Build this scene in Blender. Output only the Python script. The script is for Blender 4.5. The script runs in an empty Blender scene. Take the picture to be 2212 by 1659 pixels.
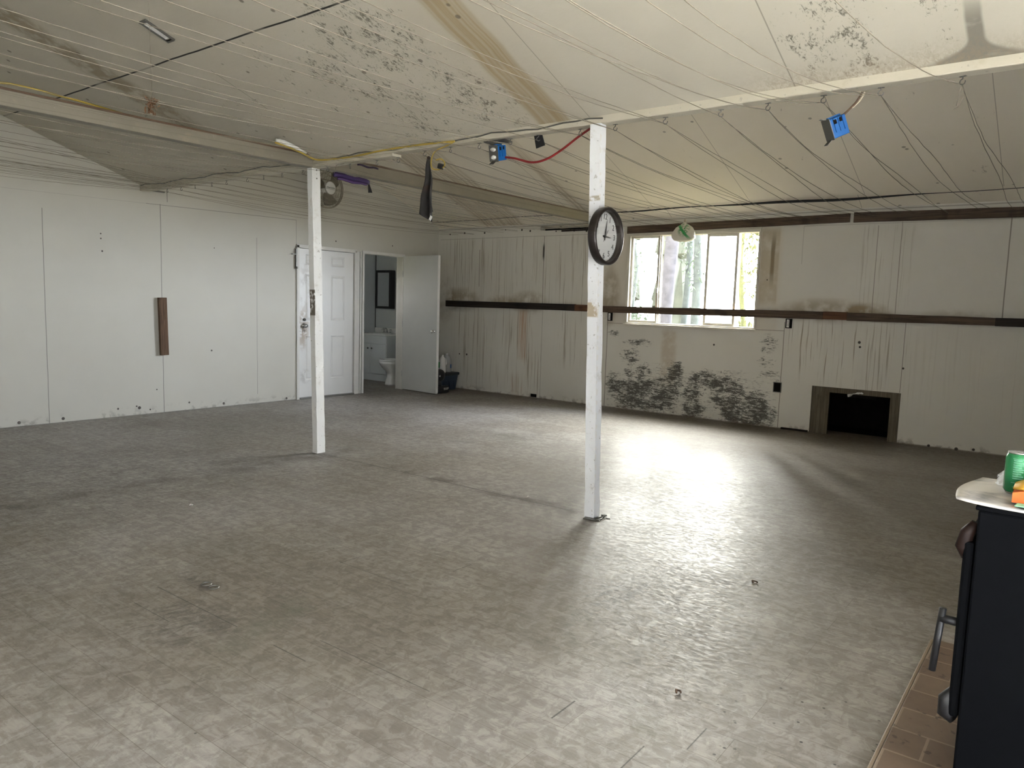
import bpy, bmesh, math, random
from mathutils import Vector, Matrix, Euler
random.seed(11)
PI = math.pi
scn = bpy.context.scene
COL = scn.collection

# ------------------------------------------------------------------ node helper
class G:
    def __init__(s, name, rough=0.6, spec=0.4, metal=0.0):
        s.m = bpy.data.materials.new(name); s.m.use_nodes = True
        s.t = s.m.node_tree; s.L = s.t.links
        s.b = s.t.nodes.get('Principled BSDF')
        s.b.inputs['Roughness'].default_value = rough
        s.b.inputs['Specular IOR Level'].default_value = spec
        s.b.inputs['Metallic'].default_value = metal
        s._p = None
    def nd(s, ty, **kw):
        n = s.t.nodes.new(ty)
        for k, v in kw.items(): setattr(n, k, v)
        return n
    def put(s, sock, v):
        if isinstance(v, bpy.types.NodeSocket): s.L.new(v, sock)
        else:
            if hasattr(sock.default_value, '__len__') and not hasattr(v, '__len__'): v = (v, v, v)
            if hasattr(sock.default_value, '__len__') and len(sock.default_value) == 4 and len(v) == 3: v = (*v, 1)
            sock.default_value = v
    def math(s, op, a, b=0.0, clamp=False):
        n = s.nd('ShaderNodeMath', operation=op, use_clamp=clamp)
        s.put(n.inputs[0], a); s.put(n.inputs[1], b); return n.outputs[0]
    def add(s, a, b): return s.math('ADD', a, b)
    def mul(s, a, b): return s.math('MULTIPLY', a, b)
    def mx(s, a, b): return s.math('MAXIMUM', a, b)
    def pos(s):
        if s._p is None:
            g = s.nd('ShaderNodeNewGeometry'); x = s.nd('ShaderNodeSeparateXYZ')
            s.L.new(g.outputs['Position'], x.inputs[0])
            s._p = (g.outputs['Position'], x.outputs[0], x.outputs[1], x.outputs[2])
        return s._p
    def vec(s, x=0.0, y=0.0, z=0.0):
        n = s.nd('ShaderNodeCombineXYZ')
        for i, v in enumerate((x, y, z)): s.put(n.inputs[i], v)
        return n.outputs[0]
    def noise(s, v, scale=5, detail=3, rough=0.55, dist=0.0):
        n = s.nd('ShaderNodeTexNoise'); s.put(n.inputs['Vector'], v)
        n.inputs['Scale'].default_value = scale; n.inputs['Detail'].default_value = detail
        n.inputs['Roughness'].default_value = rough; n.inputs['Distortion'].default_value = dist
        return n.outputs[0]
    def sm(s, v, a, b, lo=0.0, hi=1.0):
        n = s.nd('ShaderNodeMapRange', interpolation_type='SMOOTHSTEP')
        s.put(n.inputs['Value'], v)
        n.inputs['From Min'].default_value = a; n.inputs['From Max'].default_value = b
        n.inputs['To Min'].default_value = lo; n.inputs['To Max'].default_value = hi
        return n.outputs[0]
    def band(s, u, a, b, e=0.01):
        return s.mul(s.sm(u, a - e, a + e), s.sm(u, b - e, b + e, 1.0, 0.0))
    def box(s, u, a, b, v, c, d, e=0.01, f=None):
        return s.mul(s.band(u, a, b, e), s.band(v, c, d, e if f is None else f))
    def blob(s, u, v, cu, cv, ru, rv):
        a = s.mul(s.add(u, -cu), 1 / ru); b = s.mul(s.add(v, -cv), 1 / rv)
        d = s.add(s.mul(a, a), s.mul(b, b))
        return s.sm(d, 0.0, 1.0, 1.0, 0.0)
    def sum(s, L):
        o = L[0]
        for k in L[1:]: o = s.add(o, k)
        return o
    def mix(s, f, a, b):
        n = s.nd('ShaderNodeMix', data_type='RGBA')
        s.put(n.inputs[0], f); s.put(n.inputs[6], a); s.put(n.inputs[7], b)
        return n.outputs[2]
    def scale(s, c, f):
        n = s.nd('ShaderNodeMix', data_type='RGBA', blend_type='MULTIPLY')
        n.inputs[0].default_value = 1.0
        s.put(n.inputs[6], c); s.put(n.inputs[7], f); return n.outputs[2]
    def color(s, c): s.put(s.b.inputs['Base Color'], c); return s
    def rough(s, v): s.put(s.b.inputs['Roughness'], v); return s
    def bump(s, h, strength=0.2, dist=0.01):
        n = s.nd('ShaderNodeBump'); n.inputs['Strength'].default_value = strength
        n.inputs['Distance'].default_value = dist
        s.put(n.inputs['Height'], h); s.L.new(n.outputs[0], s.b.inputs['Normal']); return s

def mat(name, c, rough=0.6, spec=0.4, metal=0.0, var=0.12, scale=14, bump=0.0):
    g = G(name, rough, spec, metal); p = g.pos()[0]
    n = g.noise(p, scale, 4)
    g.color(g.mix(n, tuple(max(0, k * (1 - var)) for k in c), tuple(min(1, k * (1 + var)) for k in c)))
    if bump: g.bump(g.noise(p, scale * 3, 3), bump, 0.004)
    return g.m

# ------------------------------------------------------------------ mesh helper
class MB:
    def __init__(s): s.bm = bmesh.new()
    def box(s, c, d, rot=None, bev=0.0, seg=2):
        r = bmesh.ops.create_cube(s.bm, size=1.0); vs = r['verts']
        bmesh.ops.scale(s.bm, vec=d, verts=vs)
        if bev > 0:
            es = list({e for v in vs for e in v.link_edges})
            q = bmesh.ops.bevel(s.bm, geom=es, offset=bev, segments=seg, affect='EDGES', profile=0.5)
            vs = list({v for f in q['faces'] for v in f.verts} | {v for v in vs if v.is_valid})
        if rot is not None:
            bmesh.ops.rotate(s.bm, cent=(0, 0, 0), matrix=Euler(rot).to_matrix(), verts=vs)
        bmesh.ops.translate(s.bm, vec=c, verts=vs); return s
    def bx(s, x0, x1, y0, y1, z0, z1, bev=0.0):
        return s.box(((x0 + x1) / 2, (y0 + y1) / 2, (z0 + z1) / 2), (abs(x1 - x0), abs(y1 - y0), abs(z1 - z0)), None, bev)
    def tube(s, pts, r, seg=8, caps=True):
        pts = [Vector(p) for p in pts]; rings = []; n = len(pts)
        up = None
        for i, p in enumerate(pts):
            t = (pts[min(i + 1, n - 1)] - pts[max(i - 1, 0)])
            t = t.normalized() if t.length > 1e-9 else Vector((0, 0, 1))
            if up is None:
                up = t.orthogonal().normalized()
            up = (up - t * up.dot(t))
            up = up.normalized() if up.length > 1e-6 else t.orthogonal().normalized()
            w = t.cross(up); rr = r[i] if isinstance(r, (list, tuple)) else r
            rings.append([s.bm.verts.new(p + (up * math.cos(2 * PI * k / seg) + w * math.sin(2 * PI * k / seg)) * rr) for k in range(seg)])
        for a, b in zip(rings, rings[1:]):
            for k in range(seg): s.bm.faces.new((a[k], a[(k + 1) % seg], b[(k + 1) % seg], b[k]))
        if caps:
            s.bm.faces.new(rings[0][::-1]); s.bm.faces.new(rings[-1])
        return s
    def lathe(s, prof, c=(0, 0, 0), seg=24, axis='z', sx=1.0, sy=1.0):
        rings = []
        for r, h in prof:
            ring = []
            for k in range(seg):
                a = 2 * PI * k / seg; u, v = r * math.cos(a) * sx, r * math.sin(a) * sy
                p = (u, v, h) if axis == 'z' else ((u, h, v) if axis == 'y' else (h, u, v))
                ring.append(s.bm.verts.new(Vector(p) + Vector(c)))
            rings.append(ring)
        for a, b in zip(rings, rings[1:]):
            for k in range(seg): s.bm.faces.new((a[k], a[(k + 1) % seg], b[(k + 1) % seg], b[k]))
        if prof[0][0] > 1e-6: s.bm.faces.new(rings[0][::-1])
        if prof[-1][0] > 1e-6: s.bm.faces.new(rings[-1])
        return s
    def prism(s, poly, d):                       # 3D polygon extruded by vector d
        a = [s.bm.verts.new(p) for p in poly]; b = [s.bm.verts.new(Vector(p) + Vector(d)) for p in poly]
        n = len(a)
        s.bm.faces.new(a[::-1]); s.bm.faces.new(b)
        for i in range(n): s.bm.faces.new((a[i], a[(i + 1) % n], b[(i + 1) % n], b[i]))
        return s
    def loft(s, rings, caps=True):
        R = [[s.bm.verts.new(p) for p in r] for r in rings]; n = len(R[0])
        for a, b in zip(R, R[1:]):
            for k in range(n): s.bm.faces.new((a[k], a[(k + 1) % n], b[(k + 1) % n], b[k]))
        if caps: s.bm.faces.new(R[0][::-1]); s.bm.faces.new(R[-1])
        return s
    def grid(s, fn, nu, nv, thick=0.0):
        V = [[s.bm.verts.new(fn(i / nu, j / nv)) for j in range(nv + 1)] for i in range(nu + 1)]
        for i in range(nu):
            for j in range(nv): s.bm.faces.new((V[i][j], V[i + 1][j], V[i + 1][j + 1], V[i][j + 1]))
        if thick:
            bmesh.ops.recalc_face_normals(s.bm, faces=s.bm.faces)
            bmesh.ops.solidify(s.bm, geom=list(s.bm.faces), thickness=thick)
        return s
    def quads(s, P): 
        s.bm.faces.new([s.bm.verts.new(p) for p in P]); return s
    def build(s, name, m, parent=None, smooth=False, world=True, origin=True):
        bm = s.bm
        bmesh.ops.recalc_face_normals(bm, faces=bm.faces)
        off = Vector((0, 0, 0))
        if parent is not None and world:
            inv = (Matrix.Translation(absloc(parent)) @ parent.rotation_euler.to_matrix().to_4x4()).inverted() if parent.type == 'EMPTY' else Matrix.Translation(-absloc(parent))
            bmesh.ops.transform(bm, matrix=inv, verts=bm.verts)
        if parent is None and origin and len(bm.verts):
            xs = [v.co for v in bm.verts]
            off = Vector(((min(c.x for c in xs) + max(c.x for c in xs)) / 2, (min(c.y for c in xs) + max(c.y for c in xs)) / 2, min(c.z for c in xs)))
            bmesh.ops.translate(bm, vec=-off, verts=bm.verts)
        me = bpy.data.meshes.new(name); bm.to_mesh(me); bm.free()
        for f in me.polygons: f.use_smooth = smooth
        ms = m if isinstance(m, (list, tuple)) else [m]
        for k in ms: me.materials.append(k)
        o = bpy.data.objects.new(name, me); COL.objects.link(o); o.location = off
        if parent is not None: o.parent = parent
        return o

def absloc(o):
    l = o.location.copy(); p = o.parent
    while p is not None: l = l + p.location; p = p.parent
    return l
def tag(o, label, cat, group=None, kind=None):
    o['label'] = label; o['category'] = cat
    if group: o['group'] = group
    if kind: o['kind'] = kind
    return o
def thing(name, label, cat, loc=(0, 0, 0), rot=(0, 0, 0), group=None):
    o = bpy.data.objects.new(name, None); COL.objects.link(o)
    o.empty_display_size = 0.1; o.location = loc; o.rotation_euler = rot
    return tag(o, label, cat, group)
def struct(o, label=None):
    o['kind'] = 'structure'
    if label: o['label'] = label
    return o
def sgroup(name, loc, label):
    o = bpy.data.objects.new(name, None); COL.objects.link(o); o.location = loc
    o.empty_display_size = 0.1
    return struct(o, label)
def text(name, body, m, parent, size, mtx, extrude=0.0006):
    c = bpy.data.curves.new(name, 'FONT'); c.body = body; c.size = size
    c.align_x = 'CENTER'; c.align_y = 'CENTER'; c.extrude = extrude
    c.materials.append(m)
    tmp = bpy.data.objects.new(name, c); COL.objects.link(tmp)
    me = bpy.data.meshes.new_from_object(tmp.evaluated_get(bpy.context.evaluated_depsgraph_get()))
    bpy.data.objects.remove(tmp); me.name = name
    if not me.materials: me.materials.append(m)
    o = bpy.data.objects.new(name, me); COL.objects.link(o); o.parent = parent
    o.matrix_local = mtx
    return o

# ------------------------------------------------------------------ constants of the place
LW, RW, BW, FW = 8.24, 8.74, -1.7, -0.5        # planes of the left, right, rear and far walls
BX0, BX1, BZ = 4.03, 4.12, 2.465               # the long beam
RID1 = (1.85, 3.29); RID2 = (6.38, 3.375)

# ------------------------------------------------------------------ materials
def m_floor():
    g = G('vinyl_plank_floor', 0.4, 0.5); p, x, y, z = g.pos()
    br = g.nd('ShaderNodeTexBrick'); br.offset = 0.37; br.squash = 1.0
    wob = g.mul(g.add(g.noise(p, 1.2, 2), -0.5), 0.004)
    g.put(br.inputs['Vector'], g.vec(g.add(y, wob), g.add(x, 0.06), 0))
    br.inputs['Scale'].default_value = 1.0
    br.inputs['Brick Width'].default_value = 1.22; br.inputs['Row Height'].default_value = 0.152
    br.inputs['Mortar Size'].default_value = 0.0011; br.inputs['Mortar Smooth'].default_value = 0.3
    br.inputs['Bias'].default_value = 0.0
    g.put(br.inputs['Color1'], (0.295, 0.272, 0.248)); g.put(br.inputs['Color2'], (0.335, 0.315, 0.29)); g.put(br.inputs['Mortar'], (0.175, 0.152, 0.13))
    grain = g.noise(g.vec(g.mul(x, 42), g.mul(y, 3.2), 0), 1.0, 5, 0.65, 0.6)
    c = g.mix(g.sm(grain, 0.3, 0.72), g.scale(br.outputs[0], (0.86, 0.85, 0.835)), g.scale(br.outputs[0], (1.12, 1.12, 1.11)))
    mott = g.noise(p, 16, 6, 0.7, 0.8)
    c = g.mix(g.sm(mott, 0.44, 0.58), g.scale(c, (0.76, 0.75, 0.73)), g.scale(c, (1.06, 1.06, 1.06)))
    scuff = g.noise(g.vec(g.mul(x, 9), g.mul(y, 22), 3.3), 1.0, 5, 0.7, 1.5)
    c = g.mix(g.mul(g.sm(scuff, 0.55, 0.70), 0.42), c, (0.14, 0.12, 0.095))
    big = g.noise(p, 0.55, 5, 0.6)
    c = g.mix(g.sm(big, 0.38, 0.62), g.scale(c, (0.73, 0.70, 0.64)), c)
    green = g.noise(g.vec(x, y, 7.1), 1.1, 5, 0.7)
    c = g.mix(g.mul(g.sm(green, 0.56, 0.72), 0.55), c, (0.125, 0.125, 0.09))
    # grime along the post line and the lifted joint
    wx = g.add(x, g.mul(g.add(g.noise(g.vec(0, y, 1.7), 2.0, 4), -0.5), 0.3))
    wy = g.add(y, g.mul(g.add(g.noise(g.vec(x, 0, 4.7), 1.7, 4), -0.5), 0.42))
    d1 = g.mul(g.mul(g.sm(g.math('ABSOLUTE', g.add(wx, -4.08)), 0.0, 0.13, 1, 0), g.band(y, 2.5, 5.3, 0.1)), g.sm(g.noise(p, 5, 4), 0.42, 0.6))
    d2 = g.mul(g.mul(g.sm(g.math('ABSOLUTE', g.add(wy, -5.17)), 0.0, 0.2, 1, 0), g.band(x, -0.5, 4.4, 0.1)), g.sm(g.noise(p, 3, 4), 0.38, 0.6))
    c = g.mix(g.mul(g.mx(d1, d2), 0.75), c, (0.075, 0.06, 0.045))
    # open joints
    J = [(1.94, 2.083, 1.277, 1.283), (1.83, 2.0, 0.97, 0.974), (2.07, 2.22, 0.86, 0.864), (1.655, 1.659, 2.65, 3.3), (1.655, 1.659, 2.2, 2.4),
         (2.43, 2.433, 2.5, 2.95), (2.42, 2.56, 2.93, 2.934), (2.72, 2.86, 2.42, 2.424), (1.5, 1.503, 2.9, 3.2), (1.8, 1.803, 1.7, 2.3), (4.075, 4.085, 2.55, 5.1)]
    cr = None
    for a, b, c0, d in J:
        k = g.box(x, a, b, y, c0, d, 0.002); cr = k if cr is None else g.mx(cr, k)
    c = g.mix(g.mul(cr, 0.85), c, (0.02, 0.017, 0.014))
    sp = g.nd('ShaderNodeTexVoronoi', feature='F1'); g.put(sp.inputs['Vector'], p); sp.inputs['Scale'].default_value = 9
    dp = g.mul(g.sum([g.blob(x, y, 3.03, 1.66, .3, .14), g.blob(x, y, 1.82, 3.27, .1, .2), g.blob(x, y, 1.55, 2.85, .25, .35), g.blob(x, y, 1.0, 4.2, .5, .9), g.mul(g.blob(x, y, 1.6, 5.6, 2.6, 1.5), .8)]), g.sm(scuff, .42, .6)); c = g.mix(g.mul(dp, .6), c, (0.07, 0.06, 0.05))
    ch = g.mx(g.mul(g.blob(x, y, 2.66, 1.33, .12, .03), g.sm(mott, .4, .6)), g.mul(g.blob(x, y, 2.83, 1.37, .06, .02), .9)); c = g.mix(g.mul(ch, .6), c, (0.5, 0.48, 0.44))
    specks = g.mul(g.sm(sp.outputs['Distance'], 0.03, 0.055, 1, 0), g.sm(g.noise(p, 1.4, 2), 0.54, 0.6))
    c = g.mix(g.mul(specks, 0.8), c, (0.03, 0.025, 0.02))
    sp2 = g.nd('ShaderNodeTexVoronoi', feature='F1'); g.put(sp2.inputs['Vector'], p); sp2.inputs['Scale'].default_value = 26
    crumbs = g.mul(g.sm(sp2.outputs['Distance'], 0.1, 0.18, 1, 0), g.mul(g.blob(x, y, 2.35, 0.62, 0.7, 0.4), g.sm(g.noise(p, 9, 2), 0.5, 0.56)))
    c = g.mix(crumbs, c, (0.025, 0.02, 0.015))
    # bare grimy strip along the right wall; wider brown darkening over the right-hand floor
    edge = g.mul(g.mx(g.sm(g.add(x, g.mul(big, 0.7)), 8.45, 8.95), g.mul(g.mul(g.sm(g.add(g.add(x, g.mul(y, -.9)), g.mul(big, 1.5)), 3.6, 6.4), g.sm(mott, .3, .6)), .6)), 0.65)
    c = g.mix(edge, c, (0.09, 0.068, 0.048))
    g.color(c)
    fine = g.noise(g.vec(g.mul(x, 60), g.mul(y, 24), 1.1), 1.0, 5, 0.7, 1.2)
    g.rough(g.add(g.sm(fine, 0.35, 0.66, 0.36, 0.60), g.mul(g.sm(big, 0.4, 0.6, 1, 0), 0.06)))
    g.put(g.b.inputs['Specular IOR Level'], 0.62)
    g.bump(g.sum([g.mul(grain, 0.4), g.mul(mott, 0.5), g.mul(fine, 0.8)]), 0.3, 0.004)
    return g.m

def m_wall_left():
    g = G('white_painted_panel', 0.55, 0.3); p, x, y, z = g.pos()
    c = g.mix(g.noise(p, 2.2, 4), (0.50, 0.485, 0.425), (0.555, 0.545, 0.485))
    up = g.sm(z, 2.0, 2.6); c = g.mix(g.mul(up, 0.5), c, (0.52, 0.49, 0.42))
    wx = g.add(x, g.mul(g.add(g.noise(g.vec(0, 0, z), 3, 2), -0.5), 0.012))
    S = [g.box(wx, 3.068, 3.074, z, 0, 2.15, .002), g.box(wx, 4.255, 4.262, z, 0, 2.33, .002), g.box(wx, 4.335, 4.342, z, 2.36, 2.52, .002),
         g.box(wx, 5.466, 5.471, z, 0.12, 2.07, .002), g.box(wx, 6.05, 6.055, z, 2.02, 2.35, .002)]
    h = g.add(z, g.mul(g.add(x, -4.24), -0.014))
    S.append(g.mul(g.box(h, 2.318, 2.324, x, 4.1, 6.05, .002), 0.8)); S.append(g.mul(g.box(h, 2.318, 2.323, x, 1.0, 4.1, .002), 0.3))
    S.append(g.box(x, FW, 8.8, z, -0.1, 0.006, .004))
    m = S[0]
    for k in S[1:]: m = g.mx(m, k)
    c = g.mix(g.mul(m, 0.8), c, (0.12, 0.115, 0.1))
    spots = [(3.62, 1.95, .010), (3.62, 1.9, .010), (3.63, 1.77, .012), (4.85, .69, .014), (3.2, .04, .02), (3.75, .09, .014), (3.95, .1, .012), (3.98, .08, .022), (4.1, .05, .012), (4.56, .09, .014), (4.18, .27, .01), (2.8, .04, .02), (5.9, .03, .02), (6.7, 2.13, .014), (7.75, 2.15, .012), (4.9, 1.9, .008), (5.0, .04, .02)]
    sm = None
    for u, v, r in spots:
        k = g.blob(x, z, u, v, r, r); sm = k if sm is None else g.mx(sm, k)
    c = g.mix(g.sm(sm, 0.2, 0.5), c, (0.08, 0.07, 0.06))
    # grime round the corner above the bins and at the very bottom
    br = g.mul(g.box(x, 8.3, 8.8, z, 1.0, 1.6, .25), g.sm(g.noise(p, 5, 3), .35, .65)); c = g.mix(g.mul(br, .55), c, (0.36, 0.28, 0.18))
    dirt = g.mul(g.sm(z, 0.0, 0.12, 1, 0), g.sm(g.noise(p, 12, 4), 0.5, 0.64)); c = g.mix(g.mul(dirt, .55), c, (0.2, 0.18, 0.15))
    g.color(c); g.bump(g.noise(p, 60, 3), 0.08, 0.003)
    return g.m

def m_wall_right():
    g = G('stained_white_panel', 0.55, 0.3); p, x, y, z = g.pos()
    c = g.mix(g.noise(p, 1.7, 4), (0.61, 0.58, 0.51), (0.70, 0.675, 0.60))
    c = g.mix(g.mul(g.box(y, 2.85, 5.1, z, 1.12, 2.33, .04), .45), c, (0.6, 0.53, 0.42))
    # water runs
    yy = g.add(y, g.mul(g.add(g.noise(g.vec(g.mul(y, 3), 0, g.mul(z, 1.2)), 1.0, 2), -0.5), 0.05))
    n1 = g.noise(g.vec(g.mul(yy, 44), 0, g.mul(z, 0.7)), 1.0, 4, 0.65)
    n2 = g.noise(g.vec(g.mul(yy, 11), 5.0, g.mul(z, 0.35)), 1.0, 3, 0.6)
    reg = g.sum([g.box(y, 5.3, 8.1, z, 1.36, 2.32, .05), g.mul(g.box(y, 6.15, 7.9, z, 0.05, 1.28, .04, .3), 1.0), g.mul(g.box(y, 5.35, 5.95, z, 0.55, 1.28, .04, .15), 1.0),
                 g.mul(g.box(y, 2.0, 2.72, z, 0.62, 1.26, .06, .14), 1.15), g.mul(g.box(y, 1.45, 2.0, z, 0.5, 1.26, .05, .1), .8), g.mul(g.box(y, 1.5, 2.0, z, 1.4, 2.3, .05), .6), g.mul(g.box(y, 0.3, 1.5, z, .3, 1.28, .05, .2), .14)])
    run = g.mul(g.mx(g.sm(n1, 0.55, 0.64), g.mul(g.sm(n2, 0.56, 0.72), 0.28)), reg)
    c = g.mix(g.mul(run, 0.72), c, (0.24, 0.185, 0.115))
    rust = g.mul(g.box(yy, 6.46, 6.6, z, 0.55, 1.28, .03, .06), g.sm(n1, 0.4, 0.56)); c = g.mix(g.mul(rust, .7), c, (0.42, 0.22, 0.1))
    rust2 = g.mul(g.box(yy, 6.5, 6.72, z, 0.02, .3, .03, .12), g.sm(n1, 0.45, 0.56)); c = g.mix(g.mul(rust2, .55), c, (0.36, 0.23, 0.13))
    # brown bloom above the rail and beside the window
    bl = g.noise(p, 6, 4)
    hal = g.sum([g.blob(y, z, 7.75, 1.4, .5, .22), g.blob(y, z, 6.95, 1.38, .35, .12), g.blob(y, z, 6.45, 1.38, .4, .2), g.blob(y, z, 2.35, 1.38, .6, .17), g.blob(y, z, 1.9, 1.38, .3, .12), g.mul(g.blob(y, z, 1.0, 1.36, .5, .09), .5), g.blob(y, z, 5.1, 1.5, .2, .5), g.mul(g.blob(y, z, 8.2, 1.4, .4, .5), .6)])
    c = g.mix(g.mul(g.mul(hal, g.sm(bl, .3, .62)), .75), c, (0.3, 0.235, 0.14))
    tape = g.mul(g.box(y, 2.88, 3.09, z, 1.45, 2.3, .012, .05), g.sm(bl, .25, .6)); c = g.mix(g.mul(tape, .55), c, (0.40, 0.32, 0.19))
    drp = g.mul(g.box(yy, 2.93, 2.975, z, 1.72, 2.2, .01, .12), .8); c = g.mix(drp, c, (0.2, 0.15, 0.08))
    wst = g.mul(g.box(yy, 4.1, 4.3, z, .4, 1.08, .04, .08), g.sm(bl, .35, .6)); c = g.mix(g.mul(wst, .5), c, (0.4, 0.3, 0.18))
    # black mould
    f1 = g.noise(g.vec(g.mul(y, 17), 0, g.mul(z, 60)), 1.0, 6, 0.78, 1.2)
    f2 = g.noise(g.vec(y, 0, g.mul(z, 1.5)), 5.5, 4, 0.65, 0.4)
    B = [(4.97, .33, .22, .2, .9), (4.62, .3, .33, .2, 1.15), (4.62, .12, .5, .14, .8), (4.25, .27, .3, .26, 1.2), (4.08, .52, .16, .24, 1.0), (3.86, .3, .14, .34, .95), (3.72, .5, .2, .16, .8), (3.42, .36, .26, .26, 1.05), (3.22, .2, .34, .26, 1.1), (3.0, .26, .16, .2, 1.0), (3.82, .09, .2, .15, .9), (3.1, .05, .35, .12, .8),
         (4.74, .72, .2, .16, .95), (4.62, .9, .3, .07, .85), (4.55, .52, .16, .16, .95), (5.0, 1.0, .14, .06, .8), (2.93, .98, .14, .16, .85), (2.95, .77, .16, .09, .75), (2.88, .6, .2, .1, .6), (4.75, .5, .1, .12, .75), (2.85, .15, .14, .14, .7), (4.2, .5, .3, .3, .4), (3.4, .5, .5, .2, .4)]
    bs = g.sum([g.mul(g.blob(y, z, a, b, r, q), w) for a, b, r, q, w in B])
    bs = g.math('MINIMUM', g.add(bs, g.mul(g.mul(g.sm(z, .0, .75, 1, 0), g.band(y, 2.8, 5.08, .05)), .42)), 1.25)
    f3 = g.noise(g.vec(g.mul(y, 6), 0, g.mul(z, 34)), 1.0, 4, 0.7, 1.6)
    mo = g.sm(g.sum([g.mul(f1, 1.7), g.mul(f2, 0.9), g.mul(f3, 1.1), g.mul(bs, 0.36)]), 2.06, 2.34)
    mo = g.mul(mo, g.sm(bs, 0.03, 0.3)); mo = g.mul(mo, g.band(y, 2.76, 5.11, .01))
    c = g.mix(g.mul(mo, 0.92), c, (0.05, 0.045, 0.033))
    # panel joints
    wy = g.add(y, g.mul(g.add(g.noise(g.vec(0, 0, z), 2.5, 2), -0.5), 0.014))
    S = [g.box(wy, 5.102, 5.112, z, 0, 1.3, .002), g.box(wy, 2.76, 2.768, z, 0, 1.24, .002), g.box(wy, 1.848, 1.854, z, 1.37, 2.3, .002), g.box(wy, 1.62, 1.625, z, 1.37, 2.33, .002), g.box(wy, 1.508, 1.514, z, .54, 1.28, .002),
         g.box(wy, 0.665, 0.675, z, 1.36, 2.33, .003), g.box(wy, 6.19, 6.2, z, 1.36, 2.32, .003), g.mul(g.box(wy, 6.18, 6.186, z, 0, 1.28, .002), .8), g.mul(g.box(wy, 7.38, 7.386, z, 0, 1.28, .002), .6), g.box(wy, 7.38, 7.39, z, 1.6, 2.15, .003), g.mul(g.box(wy, 7.0, 7.006, z, 1.36, 2.3, .002), .6),
         g.box(z, 1.135, 1.141, y, 2.76, 3.1, .002), g.box(z, 1.135, 1.141, y, 4.83, 5.11, .002), g.mul(g.box(z, 2.318, 2.324, y, 5.3, 8.2, .002), .7), g.mul(g.box(z, 2.318, 2.323, y, .3, 2.62, .002), .6), g.mul(g.box(wy, 2.62, 2.626, z, 1.9, 2.32, .002), .5), g.box(z, -.1, .012, y, -4, 9, .006), g.mul(g.box(z, 2.465, 2.475, y, -4, 9, .006), .8)]
    m = S[0]
    for k in S[1:]: m = g.mx(m, k)
    c = g.mix(g.mul(m, 0.75), c, (0.13, 0.1, 0.07))
    rot = g.mul(g.box(wy, 6.185, 6.215, z, 2.0, 2.2, .008, .05), 1.0); c = g.mix(rot, c, (0.05, 0.04, 0.03))
    nails = None
    for u, v, r in [(8.0, 2.4, .016), (7.7, 2.41, .02), (7.3, 2.4, .02), (6.9, 2.43, .012), (6.6, 2.42, .02), (6.45, 2.4, .02), (6.0, 2.38, .014), (5.7, 2.38, .02), (5.5, 2.37, .02), (3.9, 2.29, .016), (3.0, 1.72, .01), (1.95, 1.05, .02), (1.94, 1.0, .016), (1.5, 0.8, .015), (0.95, .015, .022), (0.8, .03, .018), (1.2, .015, .018), (7.6, .55, .02), (7.75, .55, .015), (3.6, .93, .016)]:
        k = g.blob(y, z, u, v, r, r); nails = k if nails is None else g.mx(nails, k)
    c = g.mix(g.sm(nails, 0.2, 0.6), c, (0.06, 0.05, 0.04))
    low = g.mul(g.sm(z, 0.0, 0.1, 1, 0), g.sm(g.noise(p, 10, 4), .48, .62)); c = g.mix(g.mul(low, .6), c, (0.14, 0.1, 0.07))
    g.color(c); g.bump(g.add(g.noise(p, 50, 3), g.mul(n2, .4)), 0.1, 0.004)
    return g.m

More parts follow.
